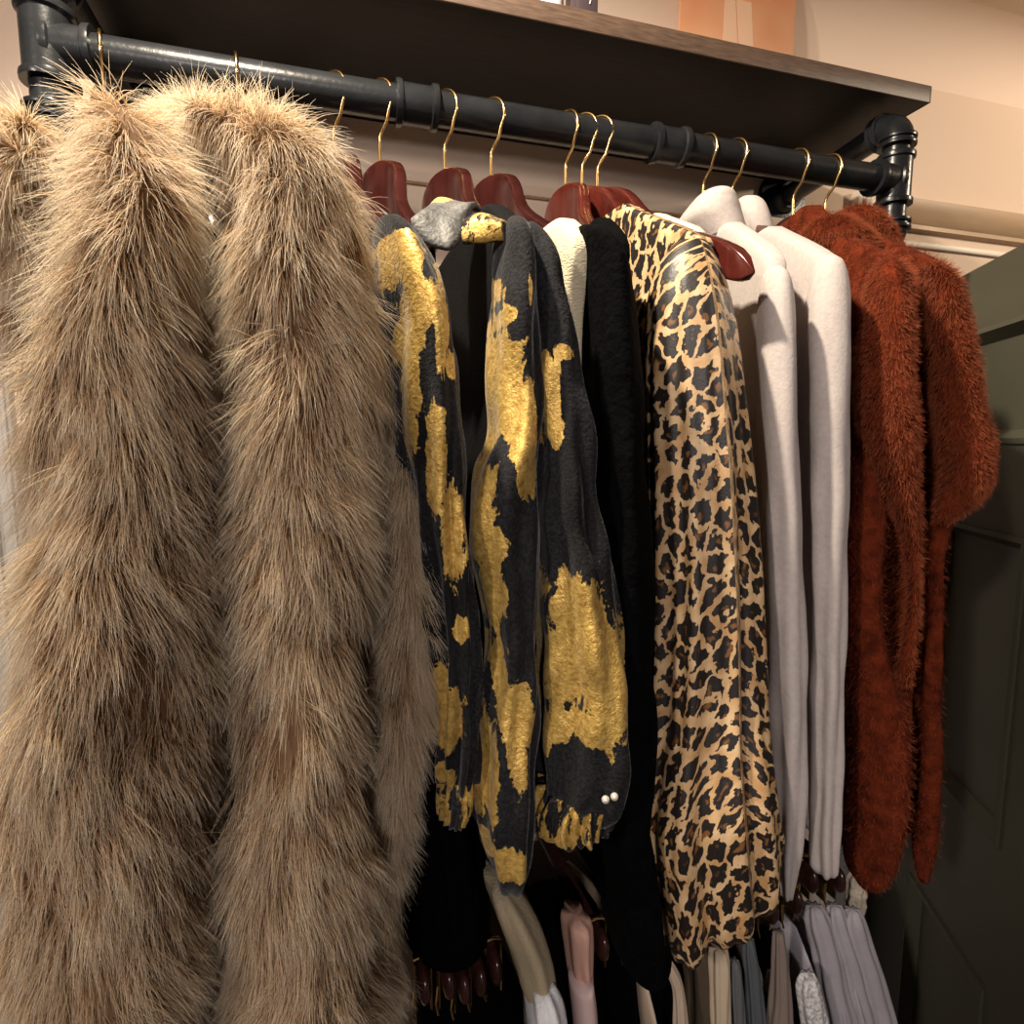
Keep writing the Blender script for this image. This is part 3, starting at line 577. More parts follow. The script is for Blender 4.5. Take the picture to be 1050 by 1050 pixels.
# ------------------------------------------------------------------ the room
def struct(o): o['kind'] = 'structure'; return o
def wbox(name, x0, x1, y0, y1, z0, z1, mat, bevel=0., parent=None):
    o = MB().box(x0, x1, y0, y1, z0, z1).build(name, mat, parent, smooth=bool(bevel), bevel=bevel)
    return o if parent else struct(o)
ZC = 2.30
wbox('wall_back', -1.6, 2.4, WALL_Y, WALL_Y + .1, 0, ZC + .05, M['wall'])
wbox('wall_left', -1.7, -1.6, -2.6, WALL_Y + .1, 0, ZC + .05, M['wall'])
wbox('wall_right', 2.4, 2.5, -2.6, WALL_Y + .1, 0, ZC + .05, M['wall'])
wbox('floor', -1.7, 2.5, -2.6, WALL_Y + .1, -.05, 0, M['floor'])
wbox('ceiling', -1.7, 2.5, -2.6, WALL_Y + .1, ZC, ZC + .06, M['ceiling'])
# picture moulding along the back wall, in two runs either side of a white casing
def moulding(name, x0, x1, z, mat):
    prof = [(0, .0), (.010, .002), (.010, .008), (.016, .014), (.022, .032), (.022, .040), (.0, .044)]
    V = [(x, WALL_Y - d, z + h) for x in (x0, x1) for d, h in prof]; n = len(prof)
    F_ = [(i, (i + 1) % n, n + (i + 1) % n, n + i) for i in range(n)] + [tuple(range(n)), tuple(range(2 * n - 1, n - 1, -1))]
    return struct(MB().add(V, F_).build(name, mat))
wbox('trim_1', -1.6, .738, WALL_Y - .009, WALL_Y, 2.004, 2.016, M['wall'], .002)
moulding('trim_2', .782, 2.4, 2.022, M['oak'])
o = MB().box(.738, .782, WALL_Y - .014, WALL_Y, 0, 2.066).box(.748, .756, WALL_Y - .018, WALL_Y - .013, 0, 2.066).build('trim_3', M['trim'], bevel=.002); struct(o)
wbox('trim_4', .782, 2.4, WALL_Y - .006, WALL_Y, 2.0, 2.008, M['trim'], .001)
m = MB()
for a, b, d in ((-.372, -.318, .012), (-.366, -.356, .018), (-.342, -.336, .018), (-.326, -.321, .016)): m.box(a, b, WALL_Y - d, WALL_Y, 0, 1.86)
struct(m.build('trim_5', plain('grey_white_trim', (.24, .22, .205), .5), bevel=.0015))
wbox('trim_6', .782, 2.4, WALL_Y - .010, WALL_Y, 0, 1.30, M['greywall'], .001)
wbox('trim_7', -1.6, -.372, WALL_Y - .008, WALL_Y, 0, 1.86, M['greywall'], .001)
# cove between wall and ceiling
cv = [(0, -.07)] + [(.07 - .07 * math.cos(a), -.07 + .07 * math.sin(a)) for a in np.linspace(.15, PI / 2 - .15, 8)] + [(.07, 0), (0, 0)]
V = [(x, WALL_Y - d, ZC + h) for x in (-1.6, 2.4) for d, h in cv]; n = len(cv)
struct(MB().add(V, [(i, (i + 1) % n, n + (i + 1) % n, n + i) for i in range(n)] + [tuple(range(n)), tuple(range(2 * n - 1, n - 1, -1))]).build('trim_8', M['ceiling']))

# the green panelled door standing open at the right
H0 = Vector((.866, .751, 0)); dv_ = Vector((-.481, -.877, 0)).normalized(); dn = Vector((-dv_.y, dv_.x, 0))
if dn.x > 0: dn = -dn                                                    # dn points to the camera side
def dbox(m, t0, t1, d0, d1, z0, z1):
    V = [tuple(H0 + dv_ * t + dn * d + Vector((0, 0, z))) for t in (t0, t1) for d in (d0, d1) for z in (z0, z1)]
    m.add(V, [(0, 1, 3, 2), (4, 6, 7, 5), (0, 4, 5, 1), (2, 3, 7, 6), (0, 2, 6, 4), (1, 5, 7, 3)])
DW, DT = .62, 1.916
m = MB(); dbox(m, 0, DW, -.030, -.012, .01, DT)
PANELS = [(.16, .46, 1.70, 1.838), (.16, .355, 1.25, 1.60), (.40, .58, 1.25, 1.60), (.16, .355, .30, 1.075), (.40, .58, .30, 1.075)]
zs = sorted({.01, DT} | {z for p in PANELS for z in p[2:]})
for i in range(len(zs) - 1):                                             # rails and stiles between the recesses
    z0, z1 = zs[i], zs[i + 1]; holes = sorted((p[0], p[1]) for p in PANELS if p[2] <= z0 + 1e-6 and p[3] >= z1 - 1e-6)
    t = 0
    for a, b in holes: dbox(m, t, a, -.012, 0, z0, z1); t = b
    dbox(m, t, DW, -.012, 0, z0, z1)
door = struct(m.build('door_1', M['green']))
for a, b, z0, z1 in PANELS:
    q = MB(); w_ = .016
    def bev(A, B, sA, sB):
        V = []
        for P_, s_ in ((A, sA), (B, sB)):
            for off, d in ((0, .003), (.006, .004), (w_, -.0115), (0, -.0115)):
                V.append(tuple(H0 + dv_ * (P_[0] + s_[0] * off) + dn * d + Vector((0, 0, P_[1] + s_[1] * off))))
        q.add(V, [(0, 1, 5, 4), (1, 2, 6, 5), (2, 3, 7, 6), (3, 0, 4, 7)])
    c4 = [((a, z0), (1, 1)), ((b, z0), (-1, 1)), ((b, z1), (-1, -1)), ((a, z1), (1, -1))]
    for i in range(4): bev(c4[i][0], c4[(i + 1) % 4][0], c4[i][1], c4[(i + 1) % 4][1])
    q.build('panel_moulding', M['green'], door, smooth=False)

# ------------------------------------------------------------------ the pipe rail and its shelf
XL, XR = -.1905, .592
SH_Z = 2.0672
rail = thing('clothes_rail', 'black iron pipe clothes rail with threaded fittings, bolted to the wall under the shelf', 'clothes rail', (.2, RAIL_Y, 1.9))
MB().tube([(XL, RAIL_Y, RAIL_Z), (XR, RAIL_Y, RAIL_Z)], RAIL_R, 28).build('rail_pipe', M['pipe'], rail)
def collar_tube(P0, P1, r, lip=.0022, lw=.006):
    """a pipe fitting: sleeve with a rolled lip at both ends"""
    P0, P1 = Vector(P0), Vector(P1); L_ = (P1 - P0).length; d = (P1 - P0) / L_
    st = [(0, r - .001), (0, r + lip), (.35 * lw, r + lip * 1.15), (lw * .8, r + lip), (lw, r), (L_ - lw, r), (L_ - lw * .8, r + lip), (L_ - .35 * lw, r + lip * 1.15), (L_, r + lip), (L_, r - .001)]
    return [P0 + d * a for a, _ in st], [b for _, b in st]
def fitting(m, P0, P1, r, **k): P_, R_ = collar_tube(P0, P1, r, **k); m.tube(P_, R_, 28)
for cx in (.0740, .3135):
    m = MB(); fitting(m, (cx - .0175, RAIL_Y, RAIL_Z), (cx + .0175, RAIL_Y, RAIL_Z), .0155, lip=.002); m.build('coupling', M['pipe'], rail)
EZ = 2.042; LZ = 1.918
for X, sg in ((XL, 1), (XR, -1)):
    MB().tube([(X, RAIL_Y, LZ + .012), (X, RAIL_Y, EZ - .012)], RAIL_R, 28).build('upright_pipe', M['pipe'], rail)
    m = MB(); fitting(m, (X, RAIL_Y, RAIL_Z - .026), (X, RAIL_Y, RAIL_Z + .026), .0165); fitting(m, (X, RAIL_Y, RAIL_Z), (X + sg * .030, RAIL_Y, RAIL_Z), .0160); m.build('tee', M['pipe'], rail)
    for Z, s2 in ((EZ, -1), (LZ, 1)):
        m = MB(); pts = [(X, RAIL_Y + .019 * (1 - math.cos(a)), Z + s2 * .019 * (1 - math.sin(a))) for a in np.linspace(0, PI / 2, 9)]
        m.tube(pts, .0162, 24); fitting(m, (X, RAIL_Y, Z + s2 * .014), (X, RAIL_Y, Z + s2 * .024), .0165, lw=.004); fitting(m, (X, RAIL_Y + .014, Z), (X, RAIL_Y + .026, Z), .0165, lw=.004)
        m.build('elbow', M['pipe'], rail)
        dx = .022 if (X > 0 and Z == EZ) else 0
        MB().tube([(X, RAIL_Y + .018, Z), (X + dx, WALL_Y - .012, Z)], RAIL_R, 28).build('bracket_pipe', M['pipe'], rail)
        m = MB(); fy = WALL_Y
        m.tube([(X + dx, fy - q, Z) for q in (0, .004, .007, .008, .020, .022, .022)], [.038, .0385, .037, .021, .0185, .0175, .013], 32); m.build('wall_flange', M['pipe'], rail)
sh = thing('shelf', 'dark stained wooden shelf board resting on the pipe rail brackets', 'shelf', (.2, .64, SH_Z))
MB().box(-.2085, .628, .5375, WALL_Y - .0005, SH_Z, SH_Z + .0166).build('board', M['shelf'], sh, bevel=.001)
e = MB().box(-.2087, .6282, .5355, .5375, SH_Z, SH_Z + .0168).box(.628, .630, .5355, WALL_Y - .0005, SH_Z, SH_Z + .0166).build('edge_band', M['shelfedge'], sh, bevel=.0004); tag(e, 'lighter brown front edge of the shelf')
ST = SH_Z + .0166
# things on the shelf
def poster():
    k = NT('orange_poster_print'); v = k.coord('Object'); gr = k.noise(v, 9, 2)
    r = k.ramp(gr, [(.3, (.55, .22, .10)), (.7, (.66, .36, .21))]); k.l(r.outputs['Color'], k.b.inputs['Base Color']); k.set(Roughness=.45)
    p = thing('poster', 'orange cosmetics poster board standing on the shelf against the wall', 'poster', (.5, .69, ST))
    x0, x1, y = PST
    MB().box(x0, x1, y, y + .004, ST, ST + .27).build('board', k.m, p, bevel=.0006)
    pale = plain('pale_peach_print', (.70, .46, .32), .45); br = plain('dark_brown_print', (.10, .035, .025), .4)
    def flat(name, pts, mat, d=.0006):
        n = len(pts); V = [(a, y - d, b) for a, b in pts] + [(a, y + .001, b) for a, b in pts]
        MB().add(V, [tuple(range(n))[::-1], tuple(range(n, 2 * n))] + [(i, (i + 1) % n, n + (i + 1) % n, n + i) for i in range(n)]).build(name, mat, p, smooth=False)
    w = x1 - x0
    X = lambda t: x0 + w * t
    z = ST
    flat('printed_pencil', [(X(.36), z + .055), (X(.455), z + .055), (X(.50), z + .10), (X(.46), z + .16), (X(.37), z + .16)], pale)
    flat('printed_pencil_band', [(X(.365), z + .037), (X(.41), z + .037), (X(.42), z + .055), (X(.37), z + .055)], br)
    flat('printed_pencil_tip', [(X(.36), z + .026), (X(.395), z + .026), (X(.405), z + .037), (X(.365), z + .037)], pale)
    flat('printed_tube', [(X(.555), z + .037), (X(.72), z + .044), (X(.64), z + .10), (X(.60), z + .16), (X(.47), z + .16), (X(.52), z + .09)], pale)
    flat('printed_tube_cap', [(X(.555), z + .027), (X(.72), z + .033), (X(.72), z + .041), (X(.555), z + .034)], plain('peach_print', (.66, .42, .27), .45))
PST = (.4125, .578, .690)
poster()
b = thing('box', 'small dark box with a pale mark at the front of the shelf', 'box', (.236, .56, ST))
MB().box(.221, .2415, .545, .575, ST, ST + .055).build('carton', plain('dark_purple_card', (.05, .035, .04), .4), b, bevel=.0008)
MB().tube([(.233, .5447, ST + .012), (.2355, .5447, ST + .022), (.2335, .5447, ST + .034)], .0006, 6).build('mark', plain('pale_ink', (.5, .42, .4), .5), b)
b = thing('jar', 'small white jar standing left of the dark box on the shelf', 'jar', (.20, .56, ST))
MB().tube([(.200, .562, ST), (.200, .562, ST + .003), (.200, .562, ST + .028), (.200, .562, ST + .030)], [.0125, .0135, .0135, .012], 28).build('glass', plain('white_glass', (.62, .58, .58), .12), b)
MB().tube([(.200, .562, ST + .030), (.200, .562, ST + .044), (.200, .562, ST + .045)], [.0138, .0138, .013], 28).build('lid', plain('pink_lid', (.5, .38, .38), .3), b)

# ------------------------------------------------------------------ hangers
def hook_points(hx, phi, zr=RAIL_Z, rr=RAIL_R, neck=NECK_Z, y=RAIL_Y):
    R_ = rr + .0019; pts = []
    for a in np.linspace(math.radians(200), math.radians(-38), 22): pts.append((R_ * math.cos(a), R_ * math.sin(a)))
    pts += [(.0085, -R_ - .004), (.0035, -R_ - .009), (.0006, -R_ - .014), (0, -R_ - .019), (0, neck - zr - .012)]
    return [(hx - s * math.sin(phi), y - s * math.cos(phi), zr + z) for s, z in pts]
def hanger(key, label, mat, k_len=1.):
    hx, phi = HK[key]
    t = thing('coat_hanger', label, 'hanger', (hx, RAIL_Y, RAIL_Z), 'wooden hangers on the upper rail')
    MB().tube(hook_points(hx, phi - (.62 if hx > 0 else .1)), .00135, 10).build('hook', M['brass'], t)
    sh_ = [(-s, a, b) for s, a, b in HT[::-1][:-1]] + HT
    A = np.array(sh_); S_ = np.linspace(-.199, .199, 61); top = np.interp(S_, A[:, 0], A[:, 1]); bot = np.interp(S_, A[:, 0], A[:, 2])
    k = np.ones(5) / 5; top[2:-2] = np.convolve(top, k, 'valid'); bot[2:-2] = np.convolve(bot, k, 'valid')
    V, F_ = [], []; nseg = 24
    for s0_, a, b in zip(S_, top, bot):
        s = s0_; sc = .009 * (s / .035) * math.exp(.5 * (1 - (s / .035) ** 2))
        e = min(1, (.1992 - abs(s)) / .012) ** .5 if abs(s) > .1872 else 1
        mid, h = (a + b) / 2, (a - b) / 2 * max(e, .05); w = (.0058 - .0008 * (abs(s) / .2)) * max(e, .1)
        for q in range(nseg):
            an = 2 * PI * q / nseg; ca, sa = math.cos(an), math.sin(an)
            x = w * math.copysign(abs(ca) ** .28, ca); z = mid + h * math.copysign(abs(sa) ** .28, sa)
            sl = s * (k_len if s > 0 else 1.)
            x += sc; V.append((hx + x * math.cos(phi) - sl * math.sin(phi), RAIL_Y - sl * math.cos(phi) - x * math.sin(phi), NECK_Z + z))
    n = len(S_)
    for i in range(n - 1):
        for q in range(nseg): F_.append((i*nseg+q, i*nseg+(q+1) % nseg, (i+1)*nseg+(q+1) % nseg, (i+1)*nseg+q))
    F_ += [tuple(range(nseg)), tuple(range((n-1)*nseg, n*nseg))[::-1]]
    MB().add(V, F_).build('hanger_body', mat, t, auto=50)
    return t
W_, DK = M['wood'], M['darkwood']; MR = M['maroon']
hanger('A', 'wooden hanger inside the leftmost fur coat, only its brass hook showing', MR)
hanger('B', 'wooden hanger inside the second fur coat, only its brass hook showing', MR)
hanger('C', 'dark wooden hanger half hidden beside the second fur coat, carrying the gold-sleeved jacket', MR)
hanger('D', 'dark wooden hanger with a broad bare neck, second right of the fur coats', MR, .86)
hanger('E', 'wooden hanger rising behind the open collar of the marbled jacket', MR)
hanger('F', 'wooden hanger carrying the cream sweater, right of the marbled collar', MR)
hanger('G', 'red-brown wooden hanger carrying the black cardigan, first of the tight trio', W_)
hanger('H', 'red-brown wooden hanger carrying the leopard blouse, middle of the tight trio', W_)
hanger('I', 'red-brown hanger last of the tight trio, its end poking out past the leopard blouse', W_, 1.10)
hanger('J', 'hanger inside the first grey turtleneck, only its brass hook showing', W_)
hanger('K', 'hanger inside the second grey turtleneck, only its brass hook showing', W_)
hanger('L', 'dark hanger whose neck shows above the nearer rust sweater', DK)
hanger('M', 'hanger inside the farther rust sweater, only its brass hook showing', DK)

# ------------------------------------------------------------------ garments on the upper rail
def garment(name, key, label, cat, group=None):
    return thing(name, label, cat, (HK[key][0], RAIL_Y, 1.90), group)
def G_(t, key, nu=56, nv=90, folds=(), n_exp=2., wob=0., seed=1, **k): return loft_grid(TUBES[t], nu, nv, HK[key][1], n_exp, folds, wob, seed, **k)

# fur coats
FUR = 'long fur coats at the left of the rail'
def fur_coat(key, label, parts, seed):
    t = garment('fur_coat', key, label, 'fur coat', FUR)
    for i, (nm, tb, cnt, ln, lf, wob) in enumerate(parts):
        g = G_(tb, key, 60, 110, wob=wob, seed=seed + i)
        gs = [g]
        if nm == 'body': gs.append(panel(key, 1.12, TUBES[tb], .033, .036, s0=.07, lift=-.052, seed=seed, n_exp=2.6))
        o = cloth(nm, gs, M['fur_skin'], t)
        hg = [g] + ([gs[1][2:]] if nm == 'body' else [])
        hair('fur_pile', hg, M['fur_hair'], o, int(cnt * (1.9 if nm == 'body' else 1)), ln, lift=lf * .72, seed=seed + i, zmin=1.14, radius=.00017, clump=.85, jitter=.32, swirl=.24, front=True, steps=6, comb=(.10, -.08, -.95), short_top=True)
    return t
fur_coat('A', 'leftmost long tan fur coat, its shoulder running out of the picture', [('body', 'A_body', 190000, .027, .42, .006), ('sleeve', 'A_sleeve', 50000, .024, .48, .004)], 21)
fur_coat('B', 'second long tan fur coat, beside the black and gold jackets', [('body', 'B_body', 170000, .027, .42, .006), ('collar', 'B_collar', 55000, .025, .5, .004), ('sleeve', 'B_sleeve', 120000, .027, .40, .005)], 41)

# the first black and gold jacket
FJ = ((.0035, 9, .4, 1.5, 1.5), (.0025, 5, 2., 3., 1.5))
t = garment('jacket', 'C', 'black and gold jacket pressed against the second fur coat, gold patched sleeve', 'jacket')
cloth('body', [panel('C', 1.47, TUBES['C_sleeve'], .008, .012, s0=.197)], M['black'], t)
cloth('sleeve', [G_('C_sleeve', 'C', 64, 120, FJ, wob=.002, seed=5)], M['print'], t, {'gold': gold_field(GOLD['C'])})
cloth('cuff', [G_('C_cuff', 'C', 80, 24, ((.0015, 16, 0, 0, 0),))], M['foil'], t, {'gold': lambda V: .62 + .2 * np.sin(V[:, 0] * 500)})
ribbon('collar', COL['C'][0], COL['C'][1], .003, M['greyprint'], t, bulge=.006, attrs={'gold': lambda V: np.zeros(len(V))})
# a plain black dress behind it
t = garment('dress', 'D', 'long plain black dress hanging between the two black and gold jackets', 'dress')
hx = HK['D'][0]
cloth('body', [loft_grid([(1.770, hx, .545, .008, .14), (1.755, hx, .545, .011, .150), (1.70, hx + .003, .54, .012, .152), (1.60, hx + .008, .535, .014, .15), (1.48, hx + .018, .53, .017, .16), (1.37, hx + .028, .525, .02, .165), (1.355, hx + .028, .525, .019, .16)], 60, 80, 0., 3., ((.003, 14, 1, .4, 1.2),)), loft_grid(LOW['black1'][:2] + [(1.352, LOW['black1'][1][1], LOW['black1'][1][2], .03, .05)], 40, 20)], M['black'], t)
for y, zt in ((.695, 1.8445),):
    MB().tube([(hx + .0075 * math.sin(a) * (1 if abs(a) < 1.6 else .9), y, zt + .006 * math.cos(a) if abs(a) < 1.58 else zt - (abs(a) - 1.58) * .05) for a in np.linspace(-3., 3., 40)], .0009, 8).build('strap', M['black'], t)
# the second black and gold jacket
t = garment('jacket', 'E', 'black and gold jacket with an open marbled collar and a full gathered sleeve', 'jacket')
cloth('body', [panel('E', 1.50, TUBES['E_front'], .010, .014, s0=.155)], M['velvet'], t, {'gold': lambda V: np.zeros(len(V))})
cloth('placket', [G_('E_front', 'E', 64, 120, ((.0022, 7, .3, 1.2, 1.5),), wob=.003, seed=8)], M['print'], t, {'gold': gold_field(GOLD['E'])})
cloth('sleeve', [G_('E_sleeve', 'E', 72, 130, ((.0028, 8, 1.1, .8, 1.4), (.003, 5, .2, -1., 1.2)), wob=.002, seed=9)], M['print'], t, {'gold': gold_field(GOLD['ES'])})
cloth('cuff', [G_('E_cuff', 'E', 180, 40, ((.0020, 26, 0, .2, 0), (.0015, 11, 1, .5, 0)), tilt=.42, tpow=.5)], M['foil'], t, {'gold': lambda V: .60 - (V[:, 0] - .118) * 8 + .2 * np.sin(V[:, 0] * 900)})
ribbon('collar', COL['E'][0], COL['E'][1], .004, M['greyprint'], t, bulge=.008, attrs={'gold': gold_field(GOLD['cE'])})
ribbon('lapel', COL['E2'][0], COL['E2'][1], .004, M['print'], t, bulge=.004, attrs={'gold': lambda V: np.full(len(V), .55)})
for i, (x, z) in enumerate(BEADS):
    bm = bmesh.new(); bmesh.ops.create_uvsphere(bm, u_segments=20, v_segments=12, radius=.0023)
    me = bpy.data.meshes.new('bead'); bm.to_mesh(me); bm.free(); me.polygons.foreach_set('use_smooth', [True] * len(me.polygons))
    me.materials.append(M['pearl'] if 'pearl' in M else M.setdefault('pearl', plain('silver_pearl', (.75, .70, .62), .15, .4)))
    q = bpy.data.objects.new('bead', me); q.location = (x, .289, z); link(q, t); q['label'] = 'silvery bead'
# the cream sweater, mostly hidden
t = garment('sweater', 'F', 'cream knit sweater squeezed between the marbled jacket and the black cardigan', 'sweater')
cloth('body', [panel('F', 1.50, CREAM, .010, .014, s0=.175, yf=.345)], M['creamknit'], t)
# the black cardigan
t = garment('cardigan', 'G', 'black nubby knit cardigan just left of the leopard print blouse', 'cardigan')
cloth('body', [panel('G', 1.345, TUBES['G_sleeve'], .008, .014, s0=.15), G_('G_front', 'G', 40, 40)], M['blackknit'], t)
cloth('sleeve', [G_('G_sleeve', 'G', 56, 100, ((.002, 6, .4, .8, 1.2),), wob=.0015, seed=4)], M['blackknit'], t)
# the leopard blouse
t = garment('blouse', 'H', 'leopard print blouse with black spots on tan', 'blouse')
cloth('body', [panel('H', 1.46, TUBES['H_front'], .008, .014, s0=.085, smax=.192), G_('H_front', 'H', 96, 140, ((.0042, 9, .6, .5, 1.1), (.003, 5, 2., .8, .9), (.0035, 17, 1., .3, .8)), seed=2, tilt=.75, tpow=5.)], M['leopard'], t)
cloth('sleeve', [G_('H_sleeve', 'H', 40, 60)], M['leopard'], t)
# cream camisole on the hanger that pokes out
t = garment('camisole', 'I', 'cream camisole showing as a thin pale strip above the leopard blouse shoulder', 'camisole')
cloth('body', [panel('I', 1.50, CAMI, .0065, .008, s0=.105, yf=.385, back_s=.16, smax=.165)], M['cream'], t)
# grey turtlenecks
FG = ((.0016, 5, .7, .5, 1.3),)
for key, lab in (('J', 'pale grey turtleneck sweater next to the leopard blouse'), ('K', 'pale grey turtleneck sweater next to the nearer rust sweater')):
    t = garment('turtleneck_sweater', key, lab, 'sweater', 'grey turtleneck sweaters')
    cloth('body', [panel(key, 1.40, TUBES[key + '_sleeve'], .0095, .015, s0=.10, lift=.006)], M['greyknit'], t)
    cloth('sleeve', [G_(key + '_sleeve', key, 48, 110, FG, 2.3, .0008, 3)], M['greyknit'], t)
    cloth('collar', [G_(key + '_collar', key, 48, 40, (), 2.2)], M['greyknit'], t)
# rust mohair sweaters
for key, lab in (('L', 'nearer rust orange fuzzy mohair sweater, beside the grey turtlenecks'), ('M', 'farther rust orange fuzzy mohair sweater with a wide sleeve, last on the rail')):
    t = garment('mohair_sweater', key, lab, 'sweater', 'rust mohair sweaters')
    pn = panel(key, 1.345, TUBES[key + '_body'], .011, .016, s0=.045, lift=.008, yf=.385)
    for nm, gs, cnt in (('body', [pn, G_(key + '_body', key, 48, 90, wob=.001)], 16000), ('sleeve', [G_(key + '_sleeve', key, 56, 90, wob=.0012, seed=6)], 9000), ('collar', [G_(key + '_collar', key, 48, 40)], 5000)):
        o = cloth(nm, gs, M['rust'], t)
        hair('fuzz', gs, M['rust_hair'], o, cnt * 2, .0065, lift=.9, droop=.8, jitter=.8, radius=.00013, steps=4, clump=.5, tip=.4, seed=ord(key))

# ------------------------------------------------------------------ the lower rail and what hangs on it
LR_Y, LR_Z = .600, 1.318
lr = thing('clothes_rail', 'lower black pipe clothes rail, hidden behind the garments of the upper rail', 'clothes rail', (.33, LR_Y, LR_Z))
MB().tube([(.045, LR_Y, LR_Z), (.64, LR_Y, LR_Z)], .011, 20).build('rail_pipe', M['pipe'], lr)
for X in (.045, .64):
    MB().tube([(X, LR_Y, LR_Z), (X, WALL_Y - .008, LR_Z)], .011, 20).build('bracket_pipe', M['pipe'], lr)
    MB().tube([(X, WALL_Y - q, LR_Z) for q in (0, .006, .008, .02)], [.034, .034, .018, .015], 24).build('wall_flange', M['pipe'], lr)
def bar_hanger(x, z, label, mat, clip=True, y0=.44, k=0):
    """a straight trouser hanger: round-ended wooden bar across the rail, wire hook, gold clips"""
    t = thing('trouser_hanger', label, 'hanger', (x, LR_Y, LR_Z), 'dark trouser hangers on the lower rail')
    y1 = 2 * LR_Y - y0 - .012
    ys = [y0, y0 + .0012, y0 + .004, y0 + .009, y1 - .009, y1 - .002, y1]; rr = [.002, .0042, .0062, .0070, .0070, .0052, .002]
    m = MB(); V, F_ = [], []; n = 16
    for y, r_ in zip(ys, rr): V += [(x + r_ * .80 * math.cos(2*PI*q/n), y, z + r_ * 2.0 * math.sin(2*PI*q/n)) for q in range(n)]
    for i in range(len(ys) - 1): F_ += [(i*n+q, i*n+(q+1) % n, (i+1)*n+(q+1) % n, (i+1)*n+q) for q in range(n)]
    F_ += [tuple(range(n)), tuple(range((len(ys)-1)*n, len(ys)*n))[::-1]]
    m.add(V, F_).build('bar', mat, t)
    R_ = .0125; P_ = [(x, LR_Y - R_ * math.cos(a), LR_Z + R_ * math.sin(a)) for a in np.linspace(math.radians(200), math.radians(-30), 16)]
    P_ += [(x, LR_Y - .004, LR_Z - .019), (x, LR_Y, LR_Z - .026), (x, LR_Y, z + .010)]
    MB().tube(P_, .0012, 8).build('hook', M['brass'], t)
    if clip:
        for yy in (y0 + .016, y1 - .030):
            m = MB().box(x - .0075, x - .0060, yy, yy + .012, z - .030, z + .015).box(x + .0060, x + .0075, yy, yy + .012, z - .030, z + .015).tube([(x - .0075, yy + .006, z + .0150), (x, yy + .006, z + .0165), (x + .0075, yy + .006, z + .0150)], .0016, 8)
            m.tube([(x - .0082, yy + .002, z - .010), (x - .0105, yy - .002, z - .022), (x - .0082, yy - .003, z - .032)], .0011, 6); m.build('clip', M['brass'], t)
    return t
LH = BARS
for x, z, dark, lab in LH:
    bar_hanger(x, z, lab, M['darkwood'])
def lowpiece(name, tabs, mat, label, cat, group=None, folds=((.0015, 6, .5, .6, 0),), part=None):
    lv = LOW[tabs]
    x, y = lv[0][1], lv[0][2]
    g = loft_grid(lv, 40, 60, 0., 2.2, folds, .0008, len(name))
    bx = [r for r in lv]
    back = loft_grid([(lv[0][0] - .05, x + .004, .535, .004, .05), (lv[0][0] - .09, x + .004, .57, .006, .12), (lv[-1][0], lv[-1][1], .57, .008, .14)], 40, 30, 0., 2.6)
    t = thing(name, label, cat, (x, LR_Y, lv[0][0]), group)
    cloth('cloth' if part is None else part, [g] if tabs in ('cream_strip', 'pink', 'cream_shoulder') else [g, back], mat, t)
    return t
P_ = plain
lowpiece('trousers', 'grey_trouser', P_('grey_wool', (.10, .105, .11), .9, bump=.3, bscale=500), 'narrow mid grey trousers clipped beside the cream pair', 'trousers', 'trousers on the lower rail')
lowpiece('trousers', 'slate_trouser', P_('slate_wool', (.075, .085, .095), .9, bump=.3, bscale=500), 'slate grey trousers left of the taupe pair on the lower rail', 'trousers', 'trousers on the lower rail')
lowpiece('trousers', 'olive', P_('olive_brown_wool', (.06, .042, .024), .9, bump=.3, bscale=500), 'olive brown trousers below the leopard hem', 'trousers', 'trousers on the lower rail')
lowpiece('trousers', 'cream_trouser', P_('cream_cotton', (.52, .42, .30), .85, bump=.2, bscale=500), 'cream trousers with gold clips, right of the olive brown pair', 'trousers', 'trousers on the lower rail')
lowpiece('trousers', 'taupe', P_('taupe_wool', (.20, .155, .13), .9, bump=.3, bscale=500), 'taupe trousers below the first grey turtleneck sleeve', 'trousers', 'trousers on the lower rail')
lowpiece('trousers', 'beige_loop', P_('beige_cotton', (.46, .36, .27), .85, bump=.2, bscale=500), 'beige trousers with a looped top, below the left end of the leopard hem', 'trousers', 'trousers on the lower rail')
lowpiece('trousers', 'black1', M['black'], 'black trousers hanging under the long black dress', 'trousers', 'trousers on the lower rail') if False else None
t = lowpiece('sweater', 'cream_shoulder', P_('shaded_knit', (.42, .34, .22), .9, bump=.5, bscale=400), 'cream sweater, its lit lower half painted white, on the lower rail below the marbled jacket', 'sweater', part='shoulder')
tag(cloth('body', [loft_grid(LOW['lit_body'], 40, 50, 0., 2.2, ((.002, 7, .5, .5, 0),))], P_('lit_knit', (.66, .66, .68), .9, bump=.6, bscale=300), t), 'lower half, painted white where it is lit')  # light on the lower half is put into this whiter colour
t = lowpiece('skirt', 'pink', P_('shaded_pink_crepe', (.52, .30, .235), .8, bump=.2, bscale=400), 'dusty pink skirt, painted paler where lit below, on the lower rail right of the cream sweater', 'skirt')
tag(cloth('lit_lower_half', [loft_grid(LOW['pink_lit'], 40, 50, 0., 2.2)], P_('lit_pink_crepe', (.74, .55, .52), .8), t), 'lower half, painted paler where it is lit')  # brighter light below is painted in as a paler pink
lowpiece('lace_top', 'lace', P_('white_lace', (.62, .60, .60), .8, nscale=260, namt=.5, bump=1., bscale=160), 'white lace top on the lower rail below the grey sleeves', 'top')
LAV = P_('lavender_grey_jersey', (.40, .37, .40), .85, nscale=30, namt=.08, bump=.3, bscale=400)
lowpiece('sweater', 'lav1', LAV, 'leftmost of the three lavender grey sweaters on the lower rail', 'sweater', 'lavender grey sweaters')
